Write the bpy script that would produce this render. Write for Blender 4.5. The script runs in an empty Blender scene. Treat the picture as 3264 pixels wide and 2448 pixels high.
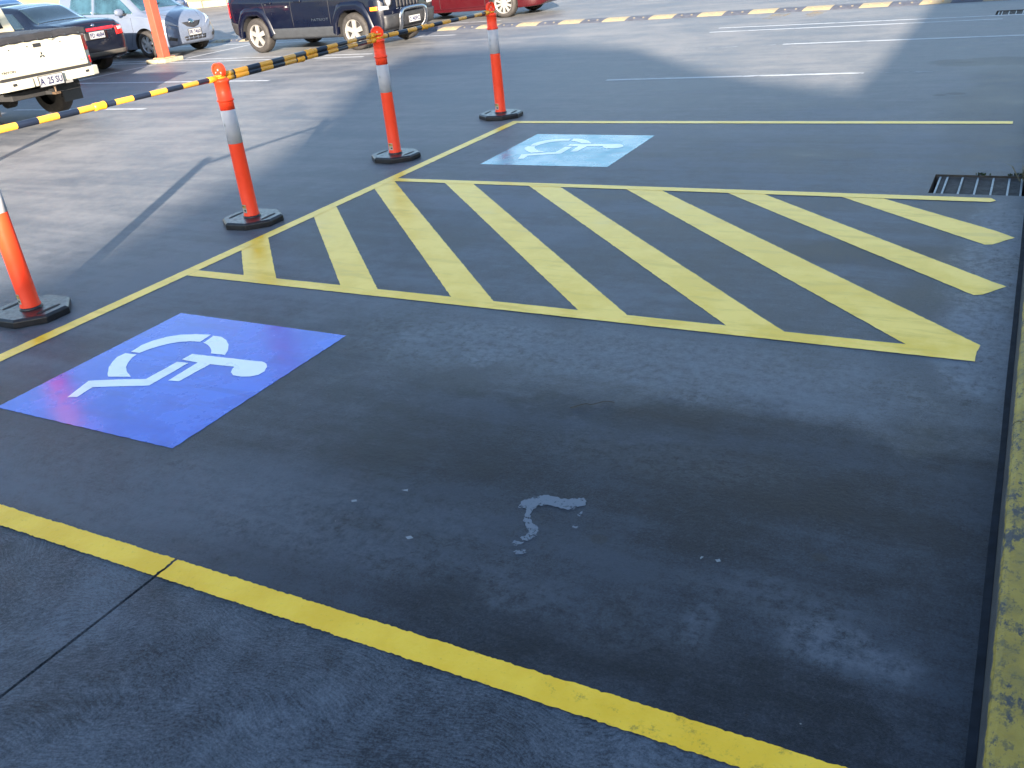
import bpy, bmesh, math, random
from mathutils import Vector, Matrix, noise
from mathutils.bvhtree import BVHTree
R = math.radians
random.seed(7)
scene = bpy.context.scene
col = scene.collection

# ------------------------------------------------------------------ camera
cam_d = bpy.data.cameras.new('camera'); cam = bpy.data.objects.new('camera', cam_d); col.objects.link(cam)
scene.camera = cam
cam_d.sensor_fit = 'HORIZONTAL'; cam_d.sensor_width = 36.0
cam_d.lens = 906.91/1024*36.0
cam_d.clip_start = 0.05; cam_d.clip_end = 2000
rx = Vector((0.87931479, 0.46634991, -0.09655704))      # camera right
dn = Vector((0.13288581, -0.43495546, -0.89059256))     # camera down
fw = Vector((-0.45732577, 0.77028015, -0.44443405))     # camera forward
m = Matrix((rx, -dn, -fw)).transposed().to_4x4()
m.translation = Vector((0, 0, 1.8))
cam.matrix_world = m

# ------------------------------------------------------------------ light
SUN_EL, SUN_AZ = 14.8, 148.7          # azimuth from +Y towards +X
world = bpy.data.worlds.new('World'); scene.world = world; world.use_nodes = True
wn = world.node_tree.nodes; wl = world.node_tree.links
wn.clear()
sky = wn.new('ShaderNodeTexSky'); sky.sky_type = 'NISHITA'; sky.sun_disc = False
sky.sun_elevation = R(SUN_EL); sky.sun_rotation = R(SUN_AZ)
sky.air_density = 1.0; sky.dust_density = .8; sky.ozone_density = 1.5
bg = wn.new('ShaderNodeBackground'); bg.inputs['Strength'].default_value = 0.076
wo = wn.new('ShaderNodeOutputWorld')
wl.new(sky.outputs[0], bg.inputs['Color']); wl.new(bg.outputs[0], wo.inputs['Surface'])
sd = bpy.data.lights.new('sun', 'SUN'); sd.energy = 4.6; sd.angle = R(0.65); sd.color = (1.0, 0.86, 0.70)
sun = bpy.data.objects.new('sun', sd); col.objects.link(sun)
tosun = Vector((math.cos(R(SUN_EL))*math.sin(R(SUN_AZ)), math.cos(R(SUN_EL))*math.cos(R(SUN_AZ)), math.sin(R(SUN_EL))))
sun.rotation_euler = tosun.to_track_quat('Z', 'Y').to_euler()
scene.view_settings.view_transform = 'Standard'; scene.view_settings.look = 'None'
scene.view_settings.exposure = 2.65; scene.view_settings.gamma = 1.0
scene.view_settings.use_curve_mapping = False

# ------------------------------------------------------------------ materials
def sck(v):
    return v
class Mat:
    def __init__(s, name, color=(.5, .5, .5), rough=.5, metal=0., spec=.5, coat=0., coat_rough=.05):
        s.m = bpy.data.materials.new(name); s.m.use_nodes = True
        s.n = s.m.node_tree.nodes; s.l = s.m.node_tree.links
        s.b = s.n['Principled BSDF']
        s.b.inputs['Base Color'].default_value = (*color, 1); s.b.inputs['Roughness'].default_value = rough
        s.b.inputs['Metallic'].default_value = metal; s.b.inputs['Specular IOR Level'].default_value = spec
        s.b.inputs['Coat Weight'].default_value = coat; s.b.inputs['Coat Roughness'].default_value = coat_rough
        s._tc = None
    def coord(s):
        if s._tc is None: s._tc = s.n.new('ShaderNodeTexCoord').outputs['Object']
        return s._tc
    def map(s, scale=(1, 1, 1), rot=(0, 0, 0), loc=(0, 0, 0)):
        k = s.n.new('ShaderNodeMapping'); k.inputs['Scale'].default_value = scale; k.inputs['Rotation'].default_value = rot
        k.inputs['Location'].default_value = loc
        s.l.new(s.coord(), k.inputs['Vector']); return k.outputs[0]
    def noise(s, scale, detail=5, rough=.6, vec=None, dist=0.):
        k = s.n.new('ShaderNodeTexNoise'); k.inputs['Scale'].default_value = scale; k.inputs['Detail'].default_value = detail
        k.inputs['Roughness'].default_value = rough; k.inputs['Distortion'].default_value = dist
        s.l.new(vec if vec is not None else s.coord(), k.inputs['Vector']); return k.outputs[0]
    def ramp(s, v, a, b, lo=0., hi=1.):
        k = s.n.new('ShaderNodeMapRange'); k.inputs[1].default_value = a; k.inputs[2].default_value = b
        k.inputs[3].default_value = lo; k.inputs[4].default_value = hi; k.interpolation_type = 'SMOOTHSTEP'
        s.l.new(v, k.inputs[0]); return k.outputs[0]
    def math(s, op, a, b=None, clamp=False):
        k = s.n.new('ShaderNodeMath'); k.operation = op; k.use_clamp = clamp
        for i, v in enumerate((a, b)):
            if v is None: continue
            if isinstance(v, (int, float)): k.inputs[i].default_value = v
            else: s.l.new(v, k.inputs[i])
        return k.outputs[0]
    def mix(s, f, a, b):
        k = s.n.new('ShaderNodeMix'); k.data_type = 'RGBA'
        if isinstance(f, (int, float)): k.inputs[0].default_value = f
        else: s.l.new(f, k.inputs[0])
        for i, v in ((6, a), (7, b)):
            if isinstance(v, tuple): k.inputs[i].default_value = (*v, 1)
            else: s.l.new(v, k.inputs[i])
        return k.outputs[2]
    def xyz(s):
        k = s.n.new('ShaderNodeSeparateXYZ'); s.l.new(s.coord(), k.inputs[0]); return k.outputs
    def color(s, v): s.l.new(v, s.b.inputs['Base Color']); return s
    def roughv(s, v): s.l.new(v, s.b.inputs['Roughness']); return s
    def bump(s, v, strength=.3, dist=.01):
        k = s.n.new('ShaderNodeBump'); k.inputs['Strength'].default_value = strength; k.inputs['Distance'].default_value = dist
        s.l.new(v, k.inputs['Height']); s.l.new(k.outputs[0], s.b.inputs['Normal']); return s
    def blob(s, cx, cy, rx_, ry_, wob=.5, sc=2.5, soft=.5, ang=0.):
        """soft, ragged elliptical mask around a spot on the ground"""
        k = s.n.new('ShaderNodeMapping'); k.vector_type = 'TEXTURE'
        k.inputs['Location'].default_value = (cx, cy, 0); k.inputs['Scale'].default_value = (rx_, ry_, 1); k.inputs['Rotation'].default_value = (0, 0, ang)
        s.l.new(s.coord(), k.inputs['Vector'])
        ln = s.n.new('ShaderNodeVectorMath'); ln.operation = 'LENGTH'; s.l.new(k.outputs[0], ln.inputs[0])
        nz = s.noise(sc, 6, .65)
        d = s.math('ADD', ln.outputs['Value'], s.math('MULTIPLY', s.math('SUBTRACT', nz, .5), wob*2))
        return s.ramp(d, 1+soft/2, 1-soft/2)

def simple(name, color, rough=.5, metal=0., coat=0., nz=.12, sc=8., **kw):
    M = Mat(name, color, rough, metal, coat=coat, **kw)
    n = M.noise(sc, 4)
    M.color(M.mix(M.ramp(n, .3, .7), tuple(c*(1-nz) for c in color), tuple(min(1, c*(1+nz)) for c in color)))
    M.roughv(M.ramp(M.noise(sc*2.3, 3), .3, .7, max(0, rough-.06), min(1, rough+.08)))
    return M.m

def ground_material():
    M = Mat('carpark_concrete', spec=.32)
    big = M.noise(.45, 6, .62)
    mid = M.noise(1.7, 7, .65, dist=.4)
    streak = M.noise(1.0, 6, .6, vec=M.map((.35, 3.2, 1)))
    streak2 = M.noise(1.0, 5, .6, vec=M.map((.9, 14., 1), loc=(3, 1, 0)))
    fine = M.noise(55, 5, .7)
    grain = M.noise(330, 3, .8)
    v = M.math('ADD', M.math('MULTIPLY', big, .42), M.math('MULTIPLY', mid, .30))
    v = M.math('ADD', v, M.math('MULTIPLY', streak, .34))
    v = M.math('ADD', v, M.math('MULTIPLY', streak2, .14))
    v = M.math('ADD', v, M.math('MULTIPLY', fine, .14))           # ~0.67 mean
    v = M.math('ADD', v, M.math('MULTIPLY', grain, .12))
    m2 = M.noise(9, 7, .8); v = M.math('ADD', v, M.math('MULTIPLY', M.math('SUBTRACT', m2, .5), .30))
    m3 = M.noise(120, 2, .9); v = M.math('ADD', v, M.math('MULTIPLY', M.math('SUBTRACT', m3, .5), .26))
    base = M.mix(M.ramp(v, .60, .86), (.072, .080, .094), (.184, .184, .186))
    x, y, z = M.xyz()
    # old wet / oily concrete by the kerb, ragged outline, with shade put into colour
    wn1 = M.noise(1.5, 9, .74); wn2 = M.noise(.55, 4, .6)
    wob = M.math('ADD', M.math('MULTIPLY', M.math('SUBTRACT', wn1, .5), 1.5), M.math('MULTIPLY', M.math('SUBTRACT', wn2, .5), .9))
    damp_shade = M.blob(-1.3, 3.2, 4.6, 5.6, .45, .8, .9)  # broad near darkening and blue tint: shade mixed into the concrete colour
    base = M.mix(M.math('MULTIPLY', damp_shade, .80), base, M.mix(M.ramp(v, .62, .84), (.012, .018, .029), (.078, .100, .136)))
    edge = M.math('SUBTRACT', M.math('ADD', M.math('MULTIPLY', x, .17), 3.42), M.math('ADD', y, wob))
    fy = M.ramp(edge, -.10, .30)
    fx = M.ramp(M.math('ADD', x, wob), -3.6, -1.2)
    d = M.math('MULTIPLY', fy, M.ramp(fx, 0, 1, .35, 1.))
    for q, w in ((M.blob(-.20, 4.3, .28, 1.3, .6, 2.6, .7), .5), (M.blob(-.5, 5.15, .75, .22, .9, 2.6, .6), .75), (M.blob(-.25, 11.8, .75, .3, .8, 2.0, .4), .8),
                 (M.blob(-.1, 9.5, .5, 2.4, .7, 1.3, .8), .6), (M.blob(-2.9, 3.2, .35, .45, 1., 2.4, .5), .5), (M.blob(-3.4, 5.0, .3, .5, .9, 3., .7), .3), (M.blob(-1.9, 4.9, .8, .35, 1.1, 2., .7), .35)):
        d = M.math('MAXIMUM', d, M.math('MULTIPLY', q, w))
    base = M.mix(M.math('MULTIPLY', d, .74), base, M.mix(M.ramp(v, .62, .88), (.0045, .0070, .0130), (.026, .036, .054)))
    # small oil drips
    for cx, cy, a, b in ((-.74, 9.85, .06, .05), (-.6, 9.92, .09, .06), (-.66, 11.8, .12, .05), (-1.04, 2.20, .030, .025), (-.37, 2.35, .025, .02), (-.02, 4.2, .05, .12)):
        base = M.mix(M.math('MULTIPLY', M.blob(cx, cy, a, b, .25, 9, .5), .62), base, (.030, .031, .033))
    # pale scuffed / leached areas
    for cx, cy, a, b, w in ((-.25, 1.98, .17, .09, .62), (-.62, 1.95, .05, .09, .42), (-.42, 2.12, .25, .09, .30), (-1.35, 3.50, 1.25, .30, .62), (-2.5, 3.30, .45, .18, .35), (-.05, 5.1, .17, 1.15, .85), (-.03, 3.95, .15, .42, .75), (-2.5, 3.6, .6, .22, .35),
                            (-3.2, 1.85, 1.5, .25, .22), (-1.9, 2.0, .8, .25, .22), (-.9, 1.85, .3, .12, .2), (-1.1, 2.75, .5, .15, .2), (-.75, 6.8, .25, .7, .3), (-2.2, 8.2, 1.6, .25, .3), (-3.8, 5.9, .8, .3, .25)):
        msk = M.math('MULTIPLY', M.blob(cx, cy, a, b, .95, 4.5, .9), M.ramp(M.noise(22, 7, .8), .34, .62))
        base = M.mix(M.math('MULTIPLY', msk, w), base, (.125, .150, .190))
    gz = M.math('MULTIPLY', M.blob(-.02, 4.6, .15, 1.7, .5, 6., .6), M.ramp(M.noise(1, 6, .8, vec=M.map((14, 9, 1))), .56, .64))
    base = M.mix(M.math('MULTIPLY', gz, .75), base, (.010, .013, .020))
    # dark pits and nicks, elongated the way the float was dragged
    pit = M.noise(1, 3, .75, vec=M.map((26, 60, 1)))
    base = M.mix(M.math('MULTIPLY', M.ramp(pit, .66, .74), .6), base, (.012, .013, .016))
    base = M.mix(M.math('MULTIPLY', M.ramp(M.noise(75, 6, .85), .56, .72), .34), base, (.11, .128, .158))
    # rough broom-swirled slab in front of the bay line
    rough_slab = M.ramp(y, 1.56, 1.50)
    sw = M.n.new('ShaderNodeTexNoise'); sw.inputs['Scale'].default_value = 1.3; M.l.new(M.coord(), sw.inputs['Vector'])
    vm = M.n.new('ShaderNodeVectorMath'); vm.operation = 'MULTIPLY_ADD'; M.l.new(sw.outputs['Color'], vm.inputs[0]); vm.inputs[1].default_value = (.8, .8, .0); M.l.new(M.coord(), vm.inputs[2])
    mp = M.n.new('ShaderNodeMapping'); mp.inputs['Scale'].default_value = (38, 105, 1); M.l.new(vm.outputs[0], mp.inputs['Vector'])
    swn = M.noise(1, 4, .75, vec=mp.outputs[0])
    slab_c = M.mix(M.ramp(M.math('ADD', M.math('MULTIPLY', swn, .50), M.math('MULTIPLY', M.math('ADD', mid, M.math('MULTIPLY', M.math('SUBTRACT', M.math('ADD', m3, m2), 1.), .75)), .55)), .34, .74), (.014, .020, .031), (.112, .138, .178))
    base = M.mix(rough_slab, base, slab_c)
    # white flecks
    fl = M.n.new('ShaderNodeTexVoronoi'); fl.inputs['Scale'].default_value = 5.5; M.l.new(M.coord(), fl.inputs['Vector'])
    base = M.mix(M.math('MULTIPLY', M.ramp(fl.outputs['Distance'], .020, .010), .6), base, (.25, .26, .27))
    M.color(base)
    M.l.new(M.math('SUBTRACT', .34, M.math('MULTIPLY', M.math('MAXIMUM', d, M.math('MULTIPLY', rough_slab, .7)), .24)), M.b.inputs['Specular IOR Level'])
    M.roughv(M.math('SUBTRACT', M.ramp(v, .45, .9, .42, .62), M.math('MULTIPLY', d, .10)))
    h = M.math('ADD', M.math('MULTIPLY', grain, .35), M.math('MULTIPLY', fine, .5))
    h = M.math('ADD', h, M.math('MULTIPLY', M.math('MULTIPLY', rough_slab, swn), .9))
    h = M.math('SUBTRACT', h, M.math('MULTIPLY', M.ramp(pit, .70, .78), .8))
    M.bump(h, .7, .007)
    return M.m

def paint_material(name, c, c2, wear=.0, rough=.33, dirt=(.12, .10, .04), dirt_amt=.25, spec=.5):
    M = Mat(name, c, rough, spec=spec)
    a = M.noise(3.2, 5, .6); f = M.noise(70, 4, .7); g = M.noise(260, 2, .8)
    cc = M.mix(M.ramp(a, .38, .64), c, c2)
    cc = M.mix(M.math('MULTIPLY', M.ramp(f, .60, .74), dirt_amt), cc, dirt)
    stv = M.noise(1, 5, .65, vec=M.map((2.0, 11., 1), rot=(0, 0, R(45))))
    cc = M.mix(M.math('MULTIPLY', M.ramp(stv, .50, .66), .45), cc, tuple(q*.72 for q in c))
    sp = M.noise(16, 6, .8)
    cc = M.mix(M.math('MULTIPLY', M.ramp(sp, .64, .70), dirt_amt*1.6), cc, dirt)
    if wear:
        w = M.noise(9, 7, .8)
        cc = M.mix(M.ramp(w, .62-wear, .66-wear), cc, (.17, .17, .17))
    M.color(cc); M.roughv(M.ramp(a, .3, .7, rough-.06, rough+.1))
    M.bump(M.math('ADD', M.math('MULTIPLY', g, .4), M.math('MULTIPLY', f, .6)), .18, .003)
    return M.m

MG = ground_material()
M_yellow = paint_material('yellow_line_paint', (.86, .55, .020), (.98, .68, .13), dirt_amt=.16, rough=.36, spec=.22)
def dirty_yellow():
    M = Mat('bay_line_yellow_paint', (.7, .5, .05), .4)
    a = M.noise(3.2, 5, .6); f = M.noise(70, 4, .7)
    cc = M.mix(M.ramp(a, .38, .64), (.88, .52, .022), (.96, .61, .045))
    x, y, z = M.xyz()
    grow = M.ramp(x, -1.5, -.2)
    sp = M.noise(15, 7, .8)
    cc = M.mix(M.math('MULTIPLY', M.ramp(M.math('ADD', sp, M.math('MULTIPLY', grow, .10)), .62, .74), .50), cc, (.10, .085, .03))
    cc = M.mix(M.math('MULTIPLY', M.ramp(f, .6, .72), .18), cc, (.12, .10, .04))
    M.color(cc); M.bump(M.math('ADD', f, M.math('MULTIPLY', M.noise(20, 4), 1.2)), .35, .005)
    return M.m
M_yellow_near = dirty_yellow()
M_yellow_near.node_tree.nodes['Principled BSDF'].inputs['Specular IOR Level'].default_value = .25
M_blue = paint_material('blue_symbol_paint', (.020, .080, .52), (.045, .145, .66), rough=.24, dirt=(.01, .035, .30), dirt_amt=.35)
M_blue_sheen = paint_material('blue_sheen_symbol_paint', (.012, .21, .32), (.035, .31, .40), rough=.26, dirt=(.03, .10, .55), dirt_amt=.35)  # paler cyan stands for grazing sky reflection, put into the base colour
M_white = paint_material('white_symbol_paint', (.80, .84, .80), (.86, .90, .86), rough=.3, dirt=(.45, .5, .55), dirt_amt=.1)
def faded(name, c, thr, scale=(9, 30, 1), rough=.6, amt=1.):
    """worn road paint: flakes off to the concrete below through real transparency of the missing paint"""
    M = Mat(name, c, rough)
    n = M.noise(1, 7, .8, vec=M.map(scale))
    n2 = M.noise(1.6, 3, .6)
    f = M.ramp(M.math('ADD', n, M.math('MULTIPLY', M.math('SUBTRACT', n2, .5), .5)), thr-.05, thr+.05)
    tr = M.n.new('ShaderNodeBsdfTransparent'); mx = M.n.new('ShaderNodeMixShader')
    M.l.new(M.math('MULTIPLY', M.math('SUBTRACT', 1., f), amt), mx.inputs[0]); M.l.new(tr.outputs[0], mx.inputs[1]); M.l.new(M.b.outputs[0], mx.inputs[2])
    M.l.new(mx.outputs[0], M.n['Material Output'].inputs['Surface'])
    return M.m
M_wline = faded('white_line_paint', (.40, .42, .44), .60)
M_wline_worn = faded('worn_white_line_paint', (.34, .36, .38), .47, amt=.85)
M_yfade = faded('faded_yellow_paint', (.36, .25, .10), .46, (5, 12, 1), amt=.6)
M_orange = simple('fluoro_orange_plastic', (1.0, .065, .020), .42, spec=.3, nz=.05)
M_band = simple('reflective_band', (.42, .42, .45), .45, metal=.0, nz=.10, sc=5)
M_rubber = simple('black_rubber', (.014, .014, .016), .36, nz=.3, sc=20)
M_ylwplastic = simple('yellow_plastic', (.80, .36, .02), .38, nz=.06)
M_black = simple('black_plastic', (.018, .018, .02), .45)
M_tyre = simple('tyre_rubber', (.020, .018, .017), .75, nz=.3, sc=15)
M_alloy = simple('alloy_rim', (.22, .215, .205), .38, metal=.3)
M_chrome = simple('chrome', (.45, .46, .48), .16, metal=1., nz=.03)
M_glass = simple('car_glass', (.012, .022, .032), .06, coat=.6, nz=.3, sc=1.2)
M_glass_teal = simple('light_car_glass', (.02, .05, .07), .08, coat=.6, nz=.5, sc=2.)
M_red_lamp = simple('red_lamp_plastic', (.55, .012, .012), .15, coat=.6)
M_clear_lamp = simple('clear_lamp_plastic', (.26, .27, .29), .12, coat=.8)
M_amber = simple('amber_lamp_plastic', (.70, .18, .012), .18, coat=.5)
M_plate = simple('number_plate_white', (.26, .265, .27), .45, nz=.03)
M_platetext = simple('plate_blue_lettering', (.004, .006, .05), .6)
M_conc = simple('pale_concrete', (.22, .20, .14), .8, nz=.25, sc=12)
M_coral = simple('coral_steel_paint', (.36, .052, .030), .5, nz=.08, sc=6)
M_steel = simple('galvanised_steel', (.075, .085, .10), .45, metal=.5, nz=.25, sc=20)
M_dark = simple('dark_void', (.012, .012, .013), .8)
def carpaint(name, c, metal=.0, rough=.32):
    return simple(name, c, rough, metal=metal, coat=.5, nz=.04, sc=2., coat_rough=.04, spec=.25)
def stripes():
    M = Mat('black_yellow_bar', (.02, .03, .05), .36)
    x, y, z = M.xyz()
    s = M.math('FRACT', M.math('DIVIDE', y, .28))
    k = M.math('GREATER_THAN', s, .5)
    n = M.noise(25, 4)
    M.color(M.mix(k, M.mix(n, (.007, .011, .024), (.012, .018, .036)), M.mix(n, (.68, .31, .03), (.76, .38, .045))))
    return M.m
M_stripe = stripes()

# ------------------------------------------------------------------ helpers
def tag(o, label=None, cat=None, group=None, kind=None):
    if label: o['label'] = label
    if cat: o['category'] = cat
    if group: o['group'] = group
    if kind: o['kind'] = kind
    return o
def empty(name, loc=(0, 0, 0), rz=0., label=None, cat=None, group=None):
    o = bpy.data.objects.new(name, None); col.objects.link(o); o.empty_display_size = .2
    o.location = loc; o.rotation_euler = (0, 0, rz)
    return tag(o, label, cat, group)
def mob(name, verts, faces, mat, parent=None, smooth=False, bevel=0., solid=0., label=None):
    me = bpy.data.meshes.new(name); me.from_pydata([tuple(v) for v in verts], [], faces); me.update()
    if mat: me.materials.append(mat)
    if smooth:
        for p in me.polygons: p.use_smooth = True
    o = bpy.data.objects.new(name, me); col.objects.link(o)
    if parent: o.parent = parent
    if solid:
        s = o.modifiers.new('solid', 'SOLIDIFY'); s.thickness = solid; s.offset = -1
    if bevel:
        b = o.modifiers.new('bevel', 'BEVEL'); b.width = bevel; b.segments = 2; b.limit_method = 'ANGLE'; b.angle_limit = R(35)
    if label: o['label'] = label
    return o
class MB:
    def __init__(s): s.v = []; s.f = []
    def add(s, v, f):
        k = len(s.v); s.v += [Vector(a) for a in v]; s.f += [tuple(i+k for i in q) for q in f]; return s
    def box(s, x0, x1, y0, y1, z0, z1):
        return s.add([(x0, y0, z0), (x1, y0, z0), (x1, y1, z0), (x0, y1, z0), (x0, y0, z1), (x1, y0, z1), (x1, y1, z1), (x0, y1, z1)],
                     [(0, 3, 2, 1), (4, 5, 6, 7), (0, 1, 5, 4), (1, 2, 6, 5), (2, 3, 7, 6), (3, 0, 4, 7)])
    def obox(s, c, ax, ay, az):      # oriented box: centre and three half-axis vectors
        c, ax, ay, az = map(Vector, (c, ax, ay, az)); v = []
        for k in (-1, 1):
            for a, b in ((-1, -1), (1, -1), (1, 1), (-1, 1)): v.append(c+ax*a+ay*b+az*k)
        return s.add(v, [(0, 3, 2, 1), (4, 5, 6, 7), (0, 1, 5, 4), (1, 2, 6, 5), (2, 3, 7, 6), (3, 0, 4, 7)])
    def tube(s, pts, r, n=14, cap=True, rad=None):
        pts = [Vector(p) for p in pts]; rings = []; up = None
        for i, p in enumerate(pts):
            d = (pts[min(i+1, len(pts)-1)]-pts[max(i-1, 0)]).normalized()
            if up is None: up = Vector((0, 0, 1)) if abs(d.z) < .9 else Vector((1, 0, 0))
            a = d.cross(up).normalized(); b = a.cross(d).normalized(); up = b
            rr = rad[i] if rad else r
            rings.append([p+(a*math.cos(t)+b*math.sin(t))*rr for t in [2*math.pi*j/n for j in range(n)]])
        v = [q for g in rings for q in g]; f = []
        for i in range(len(rings)-1):
            for j in range(n): f.append((i*n+j, i*n+(j+1) % n, (i+1)*n+(j+1) % n, (i+1)*n+j))
        if cap: f.append(tuple(range(n-1, -1, -1))); f.append(tuple((len(rings)-1)*n+j for j in range(n)))
        return s.add(v, f)
    def lathe(s, prof, n=32, axis='z', c=(0, 0, 0), cap=True):
        v = []
        for r, h in prof:
            for j in range(n):
                t = 2*math.pi*j/n; a, b = r*math.cos(t), r*math.sin(t)
                v.append(Vector(c)+Vector((a, b, h) if axis == 'z' else (a, h, b)))
        f = []; k = len(prof)
        for i in range(k-1):
            for j in range(n):
                q = (i*n+j, i*n+(j+1) % n, (i+1)*n+(j+1) % n, (i+1)*n+j)
                f.append(q if axis == 'z' else q[::-1])
        if cap:
            a = tuple(range(n-1, -1, -1)); b = tuple((k-1)*n+j for j in range(n))
            f += [a, b] if axis == 'z' else [a[::-1], b[::-1]]
        return s.add(v, f)
    def prism(s, poly, z0, z1):
        n = len(poly)
        return s.add([(x, y, z0) for x, y in poly]+[(x, y, z1) for x, y in poly],
                     [tuple(range(n-1, -1, -1)), tuple(range(n, 2*n))]+[(i, (i+1) % n, n+(i+1) % n, n+i) for i in range(n)])
    def build(s, name, mat, parent=None, **k): return mob(name, s.v, s.f, mat, parent, **k)

def rough_edge(poly, step=.035, amp=.0025, seed=0.):
    out = []; n = len(poly)
    for i in range(n):
        a = Vector((*poly[i], 0)); b = Vector((*poly[(i+1) % n], 0)); L = (b-a).length; k = max(1, int(L/step))
        nrm = Vector((b.y-a.y, a.x-b.x, 0)); nrm = nrm.normalized() if nrm.length else nrm
        for j in range(k):
            p = a.lerp(b, j/k)
            w = noise.noise(Vector((p.x*18+seed, p.y*18, 0)))*amp*.6+noise.noise(Vector((p.x*75, p.y*75, seed)))*amp*.9+noise.noise(Vector((p.x*210, p.y*210, seed)))*amp*.7
            if j == 0: w *= .3
            out.append(tuple((p+nrm*w)[:2]))
    return out
def sheet(name, polys, z, mat, parent=None, amp=.0025, seed=0., step=.02):
    """thin painted film laid on the ground"""
    bm = bmesh.new()
    for q, poly in enumerate(polys):
        pts = rough_edge(poly, amp=amp, seed=seed+q*3.1, step=step) if amp else poly
        vs = [bm.verts.new((x, y, z)) for x, y in pts]
        f = bm.faces.new(vs)
        if f.normal.z < 0 or f.calc_area() == 0: pass
    bmesh.ops.triangulate(bm, faces=bm.faces[:])
    bmesh.ops.recalc_face_normals(bm, faces=bm.faces[:])
    for f in bm.faces:
        if f.normal.z < 0: f.normal_flip()
    me = bpy.data.meshes.new(name); bm.to_mesh(me); bm.free(); me.materials.append(mat)
    o = bpy.data.objects.new(name, me); col.objects.link(o)
    if parent: o.parent = parent
    return o
def rect(x0, x1, y0, y1): return [(x0, y0), (x1, y0), (x1, y1), (x0, y1)]

def text2d(s, h, bold=0.):
    """flat lettering as 2D vertices and faces, centred, cap height h"""
    c = bpy.data.curves.new('t', 'FONT'); c.body = s; c.size = h/.70; c.align_x = 'CENTER'; c.resolution_u = 2; c.offset = h*.035
    o = bpy.data.objects.new('t', c); col.objects.link(o)
    dg = bpy.context.evaluated_depsgraph_get(); dg.update()
    me = o.evaluated_get(dg).to_mesh()
    v = [(p.co.x, p.co.y-h/2) for p in me.vertices]; f = [tuple(p.vertices) for p in me.polygons]
    o.evaluated_get(dg).to_mesh_clear(); bpy.data.objects.remove(o); bpy.data.curves.remove(c)
    return v, f

# ------------------------------------------------------------------ ground with real holes: slab joint and two drain pits
G1 = (-.49, .075, 6.43, 6.91)           # near drain pit x0 x1 y0 y1
G2 = (-.58, -.02, 16.12, 16.66)
JX = (-2.349, -2.337)                  # sawn joint
xs = sorted({-300., -60., JX[0], JX[1], G1[0], G1[1], G2[0], G2[1], 60., 300.})
ys = sorted({-300., -20., 1.545, G1[2], G1[3], G2[2], G2[3], 60., 300.})
v = [(x, y, 0) for y in ys for x in xs]; f = []
for j in range(len(ys)-1):
    for i in range(len(xs)-1):
        cx, cy = (xs[i]+xs[i+1])/2, (ys[j]+ys[j+1])/2
        if any(a < cx < b and c < cy < d for a, b, c, d in (G1, G2)): continue
        if JX[0] < cx < JX[1] and cy < 1.545: continue
        k = len(xs); f.append((j*k+i, j*k+i+1, (j+1)*k+i+1, (j+1)*k+i))
# joint walls and floor
n0 = len(v)
v += [(JX[0], -300, 0), (JX[1], -300, 0), (JX[0], 1.545, 0), (JX[1], 1.545, 0), (JX[0], -300, -.02), (JX[1], -300, -.02), (JX[0], 1.545, -.02), (JX[1], 1.545, -.02)]
f += [(n0, n0+2, n0+6, n0+4), (n0+1, n0+5, n0+7, n0+3), (n0+4, n0+6, n0+7, n0+5), (n0+2, n0+3, n0+7, n0+6)]
tag(mob('ground', v, f, MG), kind='structure')

def drain(g, label):
    x0, x1, y0, y1 = g
    e = empty('drain_grate', ((x0+x1)/2, (y0+y1)/2, 0), 0, label, 'drain grate', 'steel drain grates in the concrete')
    w, d = (x1-x0)/2, (y1-y0)/2
    b = MB()
    b.add([(-w, -d, 0), (w, -d, 0), (w, d, 0), (-w, d, 0), (-w, -d, -.35), (w, -d, -.35), (w, d, -.35), (-w, d, -.35)],
          [(0, 1, 5, 4), (1, 2, 6, 5), (2, 3, 7, 6), (3, 0, 4, 7), (4, 5, 6, 7)])
    b.build('pit', M_conc_dark, e)
    gx0, gx1, gy0, gy1 = -w+.035, w-.03, -d+.02, d-.03
    c = MB()
    n = 16
    for i in range(n):
        y = gy0+(gy1-gy0)*i/(n-1); c.box(gx0, gx1, y-.0025, y+.0025, -.055, -.018)
    c.build('bearing_bars', M_steel, e)
    for t in (0, .09, .28, .47, .66, .85, 1.):
        q = MB(); x = gx0+(gx1-gx0)*t; q.box(x-.006, x+.006, gy0-.006, gy1+.006, -.017, -.009)
        q.build('cross_bar', M_steelb, e)
    for ya in (gy0-.016, gy1+.008): r = MB(); r.box(gx0-.02, gx1+.02, ya, ya+.008, -.06, -.012); r.build('frame_bar', M_steel, e)
M_conc_dark = simple('stained_pit_concrete', (.045, .04, .035), .85, nz=.4)
M_steelb = simple('worn_bright_steel', (.13, .16, .19), .4, metal=.2, nz=.2, sc=30)
drain(G1, 'steel drain grate set beside the kerb at the end of the hatched area')
drain(G2, 'small dark drain grate near the top right corner past the white lines')

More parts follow.
